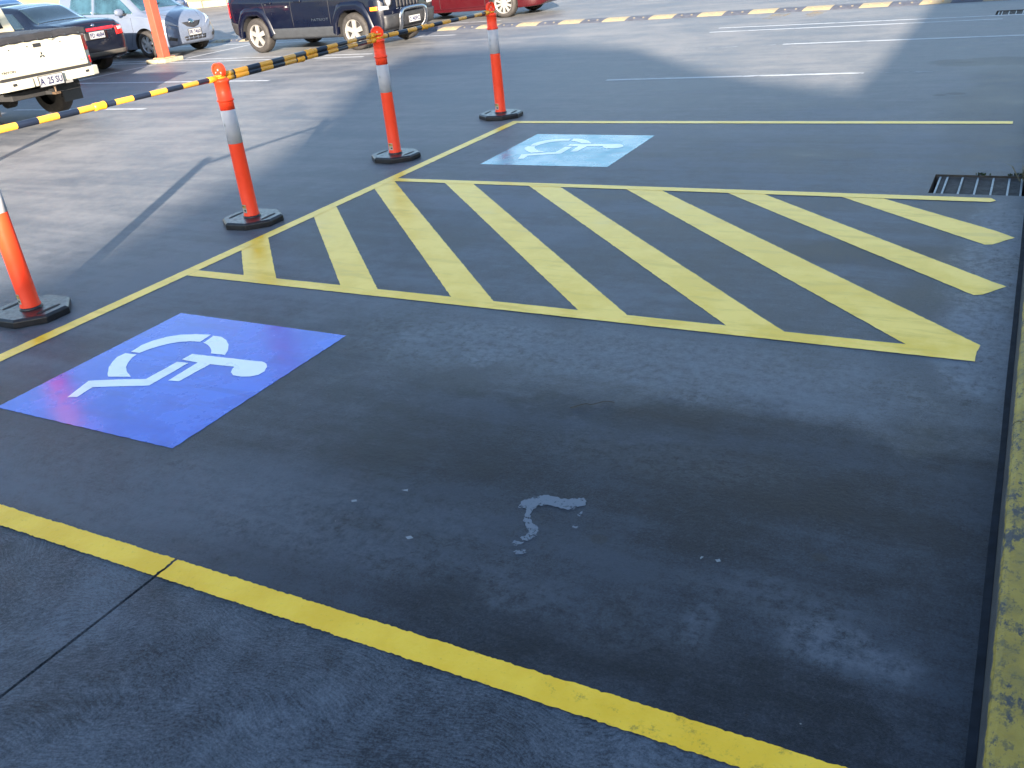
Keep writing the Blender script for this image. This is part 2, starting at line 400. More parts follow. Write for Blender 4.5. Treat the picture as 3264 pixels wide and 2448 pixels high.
# cement patch fillet along the kerb and chipped patches
M_patch = Mat('rough_cement_patch', rough=.8)
_n = M_patch.noise(40, 6, .75)
M_patch.color(M_patch.mix(M_patch.ramp(_n, .35, .65), (.075, .092, .118), (.135, .16, .20))); M_patch.bump(_n, .8, .01); M_patch = M_patch.m
M_patch = faded('rough_cement_patch', (.120, .148, .190), .585, (34, 34, 1), amt=.95)
chip = [(-1.38, 2.27), (-1.379, 2.312), (-1.357, 2.341), (-1.318, 2.372), (-1.283, 2.372), (-1.254, 2.368), (-1.218, 2.385), (-1.186, 2.402), (-1.165, 2.384), (-1.162, 2.356), (-1.186, 2.333), (-1.202, 2.313), (-1.248, 2.318), (-1.292, 2.317), (-1.319, 2.3), (-1.32, 2.27), (-1.31, 2.23), (-1.289, 2.203), (-1.264, 2.191), (-1.244, 2.171), (-1.241, 2.145), (-1.252, 2.115), (-1.275, 2.103), (-1.289, 2.114), (-1.274, 2.133), (-1.278, 2.159), (-1.297, 2.179), (-1.319, 2.199), (-1.335, 2.236), (-1.343, 2.269)]
chips = [chip[::-1] if False else chip, [(-1.308, 2.077), (-1.298, 2.098), (-1.265, 2.1), (-1.269, 2.082), (-1.287, 2.069)], [(-1.284, 2.031), (-1.269, 2.05), (-1.242, 2.062), (-1.23, 2.049), (-1.252, 2.033)], [(-1.148, 2.227), (-1.144, 2.242), (-1.128, 2.246), (-1.133, 2.226)],
         [(-1.163, 2.30), (-1.155, 2.325), (-1.146, 2.33), (-1.15, 2.29)]]
tag(sheet('surface_patch', chips, .0016, M_patch, amp=.011, step=.007), kind='structure')
M_fleck = simple('white_paint_fleck', (.18, .21, .24), .5)
tag(sheet('paint_fleck', [[(-.707, 2.218), (-.705, 2.228), (-.697, 2.228), (-.700, 2.222), (-.703, 2.213)], [(-.662, 2.227), (-.649, 2.236), (-.642, 2.225), (-.652, 2.217)], [(-1.66, 1.98), (-1.645, 1.993), (-1.63, 1.985), (-1.645, 1.972)], [(-1.98, 2.10), (-1.965, 2.11), (-1.955, 2.10), (-1.97, 2.09)], [(-1.84, 2.22), (-1.82, 2.235), (-1.81, 2.22)]],
          .0016, M_fleck, amp=.002, step=.006), kind='structure')

# ------------------------------------------------------------------ painted markings
ZL, ZS = .0028, .0014
GY = 'yellow painted lines of the accessible bays'
tag(sheet('painted_line', [rect(-4.775, -4.675, 1.495, 8.655)], ZL, M_yellow, amp=.003), 'long yellow line running past the four orange posts along the bay fronts', 'painted line', GY)
tag(sheet('painted_line', [rect(-4.673, -.075, 8.555, 8.655)], ZL, M_yellow, seed=4), 'farthest yellow line, running right from the bend by the farthest orange post', 'painted line', GY)
tag(sheet('painted_line', [[(-4.673, 6.235), (-.115, 6.265), (-.085, 6.30), (-.115, 6.355), (-4.673, 6.325)]], ZL, M_yellow, seed=9), 'yellow line along the far side of the hatched stripes, ending by the drain grate', 'painted line', GY)
tag(sheet('painted_line', [rect(-4.673, -.045, 3.885, 3.985)], ZL, M_yellow, seed=12), 'yellow line along the near side of the hatched stripes', 'painted line', GY)
tag(sheet('painted_line', [rect(-4.673, -2.3495, 1.495, 1.59), rect(-2.3365, .02, 1.495, 1.59)], ZL, M_yellow_near, amp=.0045, seed=20, step=.008), 'nearest yellow line with dirty edge, crossing the foreground diagonally', 'painted line', GY)
# diagonal hatch stripes
def clipY(x0, w, ya=3.95, yb=6.262):
    """45 degree stripe: lower-left corner x0 at y=4.0"""
    sh = lambda y: x0-(y-4.0)*.985
    poly = [(sh(ya), ya), (sh(ya)+w, ya), (sh(yb)+w, yb), (sh(yb), yb)]
    out = []                                   # clip at the front line x >= -4.70
    for i in range(4):
        a, b = poly[i], poly[(i+1) % 4]; A, B = a[0] >= -4.70, b[0] >= -4.70
        if A: out.append(a)
        if A != B:
            t = (-4.70-a[0])/(b[0]-a[0]); out.append((-4.70, a[1]+(b[1]-a[1])*t))
    return out
names = ['shortest stripe, farthest left by the line bend', 'second stripe from the left', 'third stripe from the left, meeting the corner of the far line', 'fourth stripe from the left', 'fifth stripe from the left', 'longest-reaching stripe whose tip joins the near line']
for i in range(5):
    tag(sheet('hatch_stripe', [clipY(-4.285+.785*i, .275)], ZS, M_yellow, seed=30+i*5, amp=.003), 'yellow diagonal hatch stripe, '+names[i], 'hatch stripe', 'diagonal yellow hatch stripes')
tag(sheet('hatch_stripe', [[(-.29, 3.95), (-.05, 3.95), (-.035, 4.06), (-2.27, 6.262), (-2.55, 6.262)]], ZS, M_yellow, seed=61, amp=.003), 'yellow diagonal hatch stripe, '+names[5], 'hatch stripe', 'diagonal yellow hatch stripes')
tag(sheet('hatch_stripe', [[(-.10, 4.65), (-.06, 4.67), (.035, 4.80), (-.05, 4.875), (-1.522, 6.262), (-1.782, 6.262)]], ZS, M_yellow, seed=66, amp=.003), 'yellow diagonal hatch stripe with pointed tip, second from the drain grate', 'hatch stripe', 'diagonal yellow hatch stripes')
tag(sheet('hatch_stripe', [[(-.10, 5.43), (-.06, 5.44), (.045, 5.58), (-.07, 5.70), (-.742, 6.262), (-1.002, 6.262)]], ZS, M_yellow, seed=71, amp=.003), 'yellow diagonal hatch stripe with pointed tip, nearest the drain grate', 'hatch stripe', 'diagonal yellow hatch stripes')
# blue squares with the wheelchair symbol
SY = {
 'A': [(-4.015, 2.848), (-4.029, 2.93), (-4.013, 2.999), (-3.975, 3.061), (-3.917, 3.105), (-3.833, 3.138), (-3.735, 3.155), (-3.722, 3.064), (-3.785, 3.053), (-3.845, 3.025), (-3.886, 2.99), (-3.917, 2.947), (-3.941, 2.898), (-3.951, 2.851)],
 'B': [(-3.709, 3.148), (-3.653, 3.15), (-3.592, 3.125), (-3.531, 3.079), (-3.481, 3.022), (-3.451, 2.969), (-3.544, 2.963), (-3.573, 2.996), (-3.618, 3.028), (-3.661, 3.049), (-3.694, 3.058)],
 'C': [(-4.032, 2.825), (-3.952, 2.831), (-3.944, 2.792), (-3.914, 2.743), (-3.876, 2.695), (-3.828, 2.658), (-3.75, 2.617), (-3.875, 2.582), (-3.916, 2.612), (-3.973, 2.667), (-4.009, 2.719), (-4.037, 2.776)],
 'D': [(-3.886, 2.346), (-3.94, 2.513), (-3.908, 2.528), (-3.797, 2.572), (-3.648, 2.623), (-3.647, 2.827), (-3.574, 2.834), (-3.57, 2.573), (-3.852, 2.468), (-3.837, 2.365)],
 'E': [(-3.644, 2.858), (-3.642, 2.927), (-3.234, 2.958), (-3.193, 2.964), (-3.152, 2.95), (-3.12, 2.919), (-3.098, 2.876), (-3.1, 2.836), (-3.13, 2.808), (-3.172, 2.794), (-3.227, 2.793), (-3.264, 2.817), (-3.286, 2.85), (-3.293, 2.872), (-3.445, 2.857), (-3.453, 2.655), (-3.517, 2.645), (-3.527, 2.852)]}
def square(dy, corners, label, mat):
    e = empty('accessible_parking_symbol', (-3.57, 2.76+dy, 0), 0, label, 'parking symbol', 'blue wheelchair symbol squares')
    sheet('blue_square', [[(x+3.57, y-2.76-dy) for x, y in corners]], ZS, mat, e, amp=.004, seed=dy)
    sheet('wheelchair_figure', [[(x+3.57, y-2.76) for x, y in p] for p in SY.values()], ZL, M_white, e, amp=.002, seed=dy+2, step=.02)
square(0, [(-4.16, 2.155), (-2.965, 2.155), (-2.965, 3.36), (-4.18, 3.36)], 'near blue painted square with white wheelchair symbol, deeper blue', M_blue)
square(4.72, [(-4.16, 6.865), (-2.955, 6.875), (-2.965, 8.035), (-4.185, 8.055)], 'far blue painted square, sky sheen put into its colour, with white wheelchair symbol, nearer the farthest post', M_blue_sheen)
# white parking lines
GW = 'white parking bay lines'
def wl_(pts, w, mat, label):
    out = []
    (x0, y0), (x1, y1) = pts; d = Vector((x1-x0, y1-y0, 0)).normalized(); n = Vector((-d.y, d.x, 0))*w/2
    out = [(x0-n.x, y0-n.y), (x1-n.x, y1-n.y), (x1+n.x, y1+n.y), (x0+n.x, y0+n.y)]
    tag(sheet('white_line', [out], .002, mat, amp=.004, step=.08, seed=x0), label, 'painted line', GW)
wl_([(-4.73, 11.12), (-1.65, 11.22)], .09, M_wline, 'white line nearest beyond the far yellow line, half in shade')
wl_([(-1.6, 11.225), (-.85, 11.2)], .07, M_wline_worn, 'worn tail end of the nearest white line, in shade')
wl_([(-3.15, 13.82), (.09, 13.82)], .09, M_wline, 'second white line out, reaching the right edge')
wl_([(-4.75, 13.66), (-3.2, 13.80)], .08, M_wline_worn, 'broken worn dashes at the left end of the second white line')
wl_([(-4.75, 15.58), (-.46, 15.6)], .08, M_wline, 'third white line out, bluish, beside a parallel one')
wl_([(-4.75, 16.10), (-.1, 16.02)], .08, M_wline, 'fourth white line out, running towards the far drain grate')
wl_([(-4.7, 19.22), (-1.2, 19.2)], .08, M_wline_worn, 'white line just beyond the striped speed hump')
wl_([(-14.4, 9.50), (-11.35, 9.49)], .09, M_wline, 'white line end beside the white ute tyre')
wl_([(-16.4, 12.08), (-11.0, 11.80)], .09, M_wline, 'white line on shaded ground right of the white ute')
wl_([(-16.3, 14.58), (-10.9, 14.28)], .09, M_wline, 'white line in front of the blue four-wheel drive, nearer of two')
wl_([(-16.3, 14.94), (-10.95, 14.64)], .09, M_wline, 'white line in front of the blue four-wheel drive, farther of two')
wl_([(-18.6, 14.72), (-16.9, 14.62)], .09, M_wline, 'short white line between sedan and column, nearer of two')
wl_([(-18.9, 15.02), (-16.9, 14.92)], .09, M_wline, 'short white line between sedan and column, farther of two')
wl_([(-16.48, 7.2), (-16.52, 14.4)], .09, M_wline, 'white line running from the ute to the column base')
wl_([(-16.43, 15.1), (-16.42, 17.3)], .09, M_wline, 'white line running from the column base behind the blue four-wheel drive')
wl_([(-16.4, 17.42), (-10.6, 17.10)], .09, M_wline, 'white line under the far side of the blue four-wheel drive')
wl_([(-20.5, 17.65), (-16.6, 17.45)], .09, M_wline, 'white line beyond the silver hatchback')
wl_([(-16.0, 19.75), (-10.86, 19.56)], .09, M_wline, 'white line between the speed hump and the red car')
tag(sheet('faded_marking', [[(-4.30, 17.12), (-3.98, 17.12), (-3.92, 18.02), (-4.25, 18.02)]], .002, M_yfade, amp=.02), 'faded yellow block on the concrete, left of two before the speed hump', 'road marking')
tag(sheet('faded_marking', [[(-3.72, 17.15), (-3.42, 17.15), (-3.22, 17.95), (-3.55, 17.95)]], .002, M_yfade, amp=.02, seed=5), 'faded yellow block on the concrete, right of two before the speed hump', 'road marking')

# ------------------------------------------------------------------ kerb and footpath
def kerb_mat():
    M = Mat('yellow_kerb_paint', rough=.6)
    a = M.noise(5, 5, .6); w = M.noise(11, 8, .82, vec=M.map((1, .55, 1))); f = M.noise(80, 4, .7)
    x, y, z = M.xyz()
    edge = M.ramp(z, .125, .139)
    cc = M.mix(M.ramp(a, .35, .65), (.29, .20, .018), (.36, .27, .042))
    cc = M.mix(M.math('MULTIPLY', M.ramp(a, .5, .38), .45), cc, (.17, .15, .045))
    cc = M.mix(M.ramp(w, .53, .585), cc, (.035, .038, .042))
    cc = M.mix(M.math('MULTIPLY', M.ramp(M.noise(1, 6, .8, vec=M.map((45, 28, 20))), .50, .62), .75), cc, (.07, .065, .035))
    con = M.mix(M.ramp(w, .3, .7), (.025, .028, .033), (.06, .066, .076))
    cc = M.mix(M.ramp(M.math('ADD', z, M.math('MULTIPLY', M.math('SUBTRACT', M.noise(26, 4), .5), .02)), .118, .124), con, cc)
    M.color(cc); M.bump(M.math('ADD', w, M.math('MULTIPLY', f, .4)), .7, .01)
    return M.m
K0, KZ = .100, .14
kb = MB()
seams = [-8., -4.6, -1.3, 1.0, 3.15, 5.4, 8.2, 11.4, 14.6, 17.8, 21, 26, 32, 40]
prof = [(K0-.006, -.05), (K0, .0), (K0+.006, .118), (K0+.012, .133), (K0+.026, KZ), (K0+.17, KZ), (K0+.17, -.05)]
for a, b in zip(seams[:-1], seams[1:]):
    N = max(2, int((b-a-.006)/.06)); vv = []; ff = []; k = len(prof)
    for i in range(N+1):
        y = a+(b-.006-a)*i/N
        for j, (x, z) in enumerate(prof):
            wob = noise.noise(Vector((y*7, j*3.1, z*9)))*.0035 if 1 < j < 5 else 0
            vv.append((x+wob, y, z-abs(wob)*.4))
    for i in range(N):
        for j in range(k): ff.append((i*k+j, i*k+(j+1) % k, (i+1)*k+(j+1) % k, (i+1)*k+j))
    ff += [tuple(range(k-1, -1, -1)), tuple(N*k+j for j in range(k))]
    kb.add(vv, [q[::-1] for q in ff])
tag(kb.build('kerb', kerb_mat()), kind='structure')
fp = MB(); fp.box(K0+.1705, 6.2, -45, 40, -.05, .139)
tag(fp.build('footpath', simple('footpath_concrete', (.12, .12, .12), .8, nz=.2, sc=5)), kind='structure')
# low mortar strip at the kerb foot
gm = MB(); N = 120; vv = []; ff = []
for i in range(N+1):
    y = -3+17*i/N; w = .026+.006*noise.noise(Vector((0, y*1.1, 3))); 
    vv += [(K0-w, y, -.002), (K0-w*.6, y, .003), (K0-.0005, y, .010)]
for i in range(N):
    y = -3+17*i/N
    if G1[2]-.15 < y < G1[3]: continue
    for j in range(2): ff.append((i*3+j, i*3+j+1, (i+1)*3+j+1, (i+1)*3+j))
gm.add(vv, ff)
tag(gm.build('mortar_strip', simple('dark_mortar', (.010, .014, .022), .85, nz=.3, sc=12, spec=.1), smooth=True), kind='structure')

# ------------------------------------------------------------------ unseen building and added far block whose rooflines throw the big shadow
DH = 1/math.tan(R(SUN_EL)); SX = -DH*math.sin(R(180-SUN_AZ)); SYY = DH*math.cos(R(180-SUN_AZ))
outline = [(-1.73, 30), (-1.66, 18.81), (-1.6, 14.09), (-1.56, 11.77), (-1.6, 9.92), (-2.9, 10.71), (-4.12, 11.84), (-5.79, 14.05), (-7.38, 14.8), (-9.08, 14.84), (-9.84, 14.47), (-9.63, 13.15), (-9.08, 11.75), (-8.44, 10.56), (-7.37, 8.7), (-7.12, 7.96), (-6.48, 6.57), (-6.23, 5.47), (-6.04, 4.83), (-5.95, 3.38)]
M_wall = simple('rendered_wall', (.16, .15, .14), .8, nz=.1, sc=3)
def shade_building(name, XB, pts, label, ys_win, zw):
    top = []
    for gx, gy in pts:
        h = (gx-XB)/SX; top.append((gy-SYY*h, h))
    top.append((top[-1][0]-40, top[-1][1]))
    be = empty(name, (XB, 0, 0), 0, label, 'building')
    vv = [(0, y, z) for y, z in top]+[(.35, y, z) for y, z in top]; n = len(top)
    vv += [(0, top[0][0], -.05), (0, top[-1][0], -.05), (.35, top[0][0], -.05), (.35, top[-1][0], -.05)]
    ff = [tuple(range(n))+(2*n+1, 2*n), tuple(range(2*n-1, n-1, -1))+(2*n+2, 2*n+3)]
    ff += [(i, n+i, n+i+1, i+1) for i in range(n-1)]+[(0, 2*n, 2*n+2, n), (n-1, 2*n-1, 2*n+3, 2*n+1)]
    mob('wall', vv, ff, M_wall, be)
    for y in ys_win:
        q = MB(); q.box(-.035, .0, y-1.3, y+1.3, *zw); w_ = q.build('window', M_black, be)
        q = MB(); q.box(-.04, -.0352, y-1.22, y+1.22, zw[0]+.08, zw[1]-.08); q.build('pane', M_glass, w_)
shade_building('shop_building', 5.2, outline[:5], 'low pale shop building beside the footpath, outside the frame', (-12, -8, -4, 0, 4, 8, 12), (.3, 2.3))
shade_building('shadow_block', 17., outline[4:], 'unseen taller block added behind the shop to cast the soft peaked shadow, outside the frame', (-36, -32, -28, -24), (6., 7.6))  # added block, roofline shaped from the shadow outline, set back to soften its edge

# ------------------------------------------------------------------ speed hump
hm = [simple('hump_black_rubber', (.055, .060, .078), .6, nz=.2, sc=12), None]
hy = Mat('hump_yellow_rubber', rough=.6); _a = hy.noise(9, 6, .8)
hy.color(hy.mix(hy.ramp(_a, .56, .64), (.25, .205, .125), (.16, .14, .11))); hm[1] = hy.m
HL = 18.05
hump = empty('speed_hump', (-11.66, HL, 0), R(.3), 'long black and yellow modular rubber speed hump across the car park', 'speed hump')
def module(x0, x1, mat, k):
    pr = [(0, 0), (.03, .014), (.10, .036), (.20, .052), (.30, .052), (.40, .038), (.47, .014), (.50, 0)]
    vv = []; sl = .05
    for x in (x0, x1):
        for i, (y, z) in enumerate(pr): vv.append((x+sl*math.sin(math.pi*y/.5)*.9, y, z+.001))
    n = len(pr); ff = [(i, n+i, n+i+1, i+1) for i in range(n-1)]+[tuple(range(n)), tuple(range(2*n-1, n-1, -1)), (0, n-1, 2*n-1, n)]
    o = mob('module', vv, ff, mat, hump, label='yellow module' if k else 'black module')
    for t in (.3, .7):
        x = x0+(x1-x0)*t+.03; q = MB()
        q.obox((x, .085, .036), (.018, 0, 0), (0, .012, .007), (0, -.002, .005))
        q.build('reflector', M_hrefl if not k else M_hrefl2, o)
M_hrefl = simple('hump_reflector', (.14, .125, .10), .3)
M_hrefl2 = simple('hump_bolt_recess', (.28, .20, .10), .6)
i = -18
while True:
    a = i*.4905
    if a-11.66 > -.3: break
    module(a+.002, a+.4885, hm[1] if i % 2 == 0 else hm[0], i % 2 == 0)
    i += 1

# ------------------------------------------------------------------ bollards
def bollard():
    e = empty('barrier_post')
    # elongated octagonal rubber foot
    def octo(a, b, c): return [(-a, -b+c), (-a+c*1.1, -b), (a-c*1.1, -b), (a, -b+c), (a, b-c), (a-c*1.1, b), (-a+c*1.1, b), (-a, b-c)]
    lo, hi = octo(.230, .205, .125), octo(.216, .191, .120)
    vv = [(x, y, .002) for x, y in lo]+[(x, y, .040) for x, y in lo]+[(x, y, .052) for x, y in hi]
    ff = [tuple(range(7, -1, -1)), tuple(range(16, 24))]+[(r*8+i, r*8+(i+1) % 8, (r+1)*8+(i+1) % 8, (r+1)*8+i) for r in (0, 1) for i in range(8)]
    base = mob('rubber_base', vv, ff, M_rubber, e, bevel=.004)
    for s in (-1, 1):
        q = MB(); pts = []
        for j in range(16):
            t = 2*math.pi*j/16; pts.append((s*.155+.016*math.cos(t), .055*math.sin(t)+(.03 if math.sin(t) > 0 else -.03)))
        q.prism(pts, .0515, .0535); q.build('carry_slot', M_dark, base)
    q = MB(); q.lathe([(.068, .052), (.066, .062), (.052, .066)], 28, cap=False); q.build('collar_ring', M_rubber, base, smooth=True)
    # tapered tube
    q = MB()
    q.lathe([(.050, .055), (.060, .055), (.0605, .071), (.0565, .078), (.0545, .35), (.0535, .606), (.0528, .72)], 40)
    q.build('lower_tube', M_orange, e, smooth=True, bevel=.001)
    q = MB(); q.lathe([(.0536, .606), (.0548, .6065), (.0545, .846), (.0535, .8465)], 40, cap=False); b = q.build('reflective_band', M_band, e, smooth=True)
    q = MB(); q.lathe([(.0525, .8465), (.0535, .90), (.0535, .906), (.0605, .909), (.0605, .920), (.0535, .924), (.0525, .99), (.0525, 1.035), (.058, 1.040), (.058, 1.052), (.050, 1.060), (.040, 1.064)], 40)
    cap = q.build('upper_tube', M_orange, e, smooth=True)
    q = MB(); q.lathe([(.030, 1.06), (.028, 1.08), (.024, 1.105)], 24); q.build('neck', M_orange, e, smooth=True)
    # round paddle handle on top, rim and a dished face with three holes
    hd = MB(); n = 28; cz, a, b_ = 1.118, .056, .052
    for r0, r1, t in ((.80, 1., .016), (0, .80, .008)):
        for k in range(n):
            t0, t1 = 2*math.pi*k/n, 2*math.pi*(k+1)/n
            P = lambda r, t_, y: (r*a*math.cos(t_), y, cz+r*b_*math.sin(t_))
            vs = [P(r0, t0, -t), P(r1, t0, -t), P(r1, t1, -t), P(r0, t1, -t), P(r0, t0, t), P(r1, t0, t), P(r1, t1, t), P(r0, t1, t)]
            fs = [(0, 1, 2, 3), (7, 6, 5, 4), (1, 5, 6, 2)]
            if r0 > 0: fs.append((0, 3, 7, 4))
            hd.add(vs, fs)
    h = hd.build('handle', M_orange, e)
    for k, (hx, hz) in enumerate(((-.026, -.016), (0, .004), (.026, -.016))):
        q = MB(); q.lathe([(.008, -.0095), (.008, .0095)], 12, 'y', (hx, 0, cz+hz)); q.build('hole', M_holes, h)
    # product sticker near the foot, with text bars
    def curved(zc, h_, ang, half, rad, mat, par, name):
        vv, ff = [], []
        for i in range(9):
            t = ang-half+2*half*i/8
            vv += [(rad*math.cos(t), rad*math.sin(t), zc-h_/2), (rad*math.cos(t), rad*math.sin(t), zc+h_/2)]
        for i in range(8): ff.append((i*2, i*2+2, i*2+3, i*2+1))
        return mob(name, vv, ff, mat, par, smooth=True)
    A = R(-100)
    s = curved(.122, .062, A, .42, .0582, M_stk, e, 'sticker')
    curved(.137, .022, A, .38, .0587, M_stk_y, s, 'sticker_print')
    curved(.142, .006, A-.1, .2, .0590, M_black, s, 'sticker_print')
    curved(.108, .013, A+.17, .15, .0588, M_black, s, 'sticker_print')
    curved(.111, .009, A-.17, .12, .0588, M_stk_g, s, 'sticker_print')
    # small diamond mark on the band
    vv = []
    for sx, sz in ((0, 1), (1, 0), (0, -1), (-1, 0)):
        t = A+sx*.14; vv.append((.0558*math.cos(t), .0558*math.sin(t), .745+sz*.011))
    for sx, sz in ((0, .55), (.55, 0), (0, -.55), (-.55, 0)):
        t = A+sx*.14; vv.append((.0558*math.cos(t), .0558*math.sin(t), .745+sz*.011))
    mob('band_mark', vv, [(i, (i+1) % 4, 4+(i+1) % 4, 4+i) for i in range(4)], M_plate, b)
    return e
M_holes = simple('pale_hole', (.75, .45, .38), .6)
M_stk = simple('white_sticker', (.45, .44, .38), .4); M_stk_y = simple('yellow_sticker_print', (.50, .30, .06), .4); M_stk_g = simple('grey_sticker_print', (.3, .32, .34), .4)
def copy_tree(o, parent=None):
    c = o.copy(); col.objects.link(c)
    if parent: c.parent = parent
    for ch in [x for x in o.children]: copy_tree(ch, c)
    return c
proto = bollard()
spots = [((-5.145, 3.083), R(8), 'nearest orange post, cut by the left edge of the photo'),
         ((-5.10, 4.985), R(-6), 'second orange post with its round handle seen flat on'),
         ((-5.15, 7.0), R(40), 'third orange post, with two striped bars meeting it'),
         ((-5.035, 8.87), R(78), 'farthest orange post, standing by the bend of the yellow line')]
posts = []
for i, (p, a, lab) in enumerate(spots):
    o = proto if i == 0 else copy_tree(proto)
    o.location = (p[0], p[1], 0); o.rotation_euler = (0, 0, a)
    tag(o, lab+', grey band, black rubber foot', 'barrier post', 'orange barrier posts'); posts.append(o)
    for ch in o.children:
        if ch.name.startswith('rubber_base'): ch.rotation_euler = (0, 0, -a+R((2, 4, -2, 6)[i]))
        if ch.name.startswith('reflective_band'): ch.location.z = (.034, 0, 0, .058)[i]
        if ch.name.startswith(('sticker', 'reflective_band')): ch.rotation_euler = (0, 0, -a+R((-5, 0, 6, -3)[i]))
o = copy_tree(proto); o.location = (-9.15, 4.32, 0); o.rotation_euler = (0, 0, 0)
tag(o, 'orange post outside the left edge, known by its shadow near the white ute', 'barrier post', 'orange barrier posts')

def bar(p0, p1, sleeve, label, z0=None):
    """telescopic striped pole between two posts, a loop at each end"""
    p0, p1 = Vector(p0), Vector(p1); L = (p1-p0).length; mid = (p0+p1)/2
    e = empty('barrier_bar', p0, 0, label, 'barrier bar', 'black and yellow barrier bars')
    d = (p1-p0).normalized(); rot = Vector((0, 1, 0)).rotation_difference(d)
    e.rotation_mode = 'QUATERNION'; e.rotation_quaternion = rot
    a, b = .115, L-.115
    q = MB(); q.tube([(0, a, 0), (0, sleeve, 0)], .0205, 20); q.build('outer_tube', M_stripe, e, smooth=True, bevel=.002)
    q = MB(); q.tube([(0, sleeve-.02, 0), (0, b, 0)], .0180, 20); q.build('inner_tube', M_stripe, e, smooth=True, bevel=.002)
    q = MB(); q.tube([(0, sleeve-.075, 0), (0, sleeve-.05, 0), (0, sleeve-.02, 0), (0, sleeve+.004, 0), (0, sleeve+.012, 0)], .02, 20, rad=[.0218, .0245, .0228, .0262, .0262]); q.build('locking_sleeve', M_ylwplastic, e, smooth=True)
    for y, s in ((0, 1), (L, -1)):
        r = .034; pts = [(r*math.cos(t), y+r*math.sin(t), 0) for t in [2*math.pi*k/24 for k in range(25)]]
        q = MB(); q.tube(pts, .0068, 8, cap=False)
        q.tube([(0, y+s*.032, 0), (0, y+s*.05, 0), (0, y+s*.075, 0), (0, y+s*.12, 0)], .02, 16, rad=[.010, .019, .0215, .0215])
        q.build('end_loop', M_ylwplastic, e, smooth=True)
    return e
P = [Vector((p[0], p[1], 0)) for p, a, l in spots]
Z = lambda p, z: Vector((p.x, p.y, z))
bar(Z(P[0], 1.074), Z(P[1], 1.069), .89, 'black and yellow striped bar from the left edge to the second orange post')
bar(Z(P[1], 1.083), Z(P[2], 1.103), 1.05, 'upper of the two striped bars between the second and third posts')
bar(Z(P[1], 1.057), Z(P[2], 1.061), .93, 'lower of the two striped bars between the second and third posts')
bar(Z(P[2], 1.075), Z(P[3], 1.074), .72, 'striped bar between the third and the farthest orange posts')

# ------------------------------------------------------------------ cars
def mono(xs_, ys_, x):
    n = len(xs_)
    if x <= xs_[0]: return ys_[0]
    if x >= xs_[-1]: return ys_[-1]
    d = [(ys_[i+1]-ys_[i])/(xs_[i+1]-xs_[i]) for i in range(n-1)]
    mm = [d[0]]+[0 if d[i-1]*d[i] <= 0 else 2*d[i-1]*d[i]/(d[i-1]+d[i]) for i in range(1, n-1)]+[d[-1]]
    for i in range(n-1):
        if x <= xs_[i+1]:
            h = xs_[i+1]-xs_[i]; t = (x-xs_[i])/h
            return (2*t**3-3*t**2+1)*ys_[i]+(t**3-2*t**2+t)*h*mm[i]+(-2*t**3+3*t**2)*ys_[i+1]+(t**3-t**2)*h*mm[i+1]
def crom(pts, sub=4):
    out = []; n = len(pts)
    for i in range(n-1):
        p0 = Vector(pts[max(i-1, 0)]); p1 = Vector(pts[i]); p2 = Vector(pts[i+1]); p3 = Vector(pts[min(i+2, n-1)])
        for k in range(sub):
            t = k/sub
            out.append(.5*((2*p1)+(-p0+p2)*t+(2*p0-5*p1+4*p2-p3)*t*t+(-p0+3*p1-3*p2+p3)*t**3))
    out.append(Vector(pts[-1])); return out
def loft(st, nx=70):
    X = [s[0] for s in st]; colz = list(zip(*st))
    xs_ = []
    for i in range(len(X)-1):
        k = max(2, int((X[i+1]-X[i])/(X[-1]-X[0])*nx))
        xs_ += [X[i]+(X[i+1]-X[i])*j/k for j in range(k)]
    xs_.append(X[-1])
    rings = []
    for x in xs_:
        zb, zs, zt, hb, hm_, hs, ht = [mono(X, colz[j], x) for j in range(1, 8)]
        half = [(0, zb), (hb*.6, zb), (hb-.06, zb), (hb, zb+.05), (hm_, zb+(zs-zb)*.5), (hs+.004, zs-.07), (hs-.006, zs-.008), ((hs*.6+ht*.4), zs*.66+zt*.34), (hs*.2+ht*.8+.006, zs*.2+zt*.8), (ht-.025, zt-.012), (ht*.8, zt+.004), (ht*.4, zt+.016), (0, zt+.02)]
        h = crom([(a, b, 0) for a, b in half], 3)
        rings.append([Vector((x, p.x, p.y)) for p in h]+[Vector((x, -p.x, p.y)) for p in h[-2:0:-1]])
    n = len(rings[0]); v = [p for r in rings for p in r]; f = []
    for i in range(len(rings)-1):
        for j in range(n): f.append((i*n+j, (i+1)*n+j, (i+1)*n+(j+1) % n, i*n+(j+1) % n))
    f += [tuple(range(n)), tuple((len(rings)-1)*n+j for j in range(n-1, -1, -1))]
    return v, f
def cut(o, cyls):
    """cut real wheel arches"""
    b = MB()
    for (x, z, r, y0, y1) in cyls: b.lathe([(r, y0), (r, y1)], 36, 'y', (x, 0, z))
    c = mob('cutter', b.v, b.f, None, o.parent)
    for q, oo in ((c, None), (o, None)):
        bm = bmesh.new(); bm.from_mesh(q.data); bmesh.ops.recalc_face_normals(bm, faces=bm.faces[:]); bm.to_mesh(q.data); bm.free()
    md = o.modifiers.new('b', 'BOOLEAN'); md.operation = 'DIFFERENCE'; md.object = c; md.solver = 'EXACT'
    dg = bpy.context.evaluated_depsgraph_get(); dg.update()
    me = bpy.data.meshes.new_from_object(o.evaluated_get(dg)); o.modifiers.clear()
    mats = [m_ for m_ in o.data.materials]; o.data = me
    me.materials.clear()
    for m_ in mats: me.materials.append(m_)
    for p in me.polygons: p.use_smooth = True; p.material_index = 0
    try: me.set_sharp_from_angle(angle=R(38))
    except Exception: pass
    bpy.data.objects.remove(c)
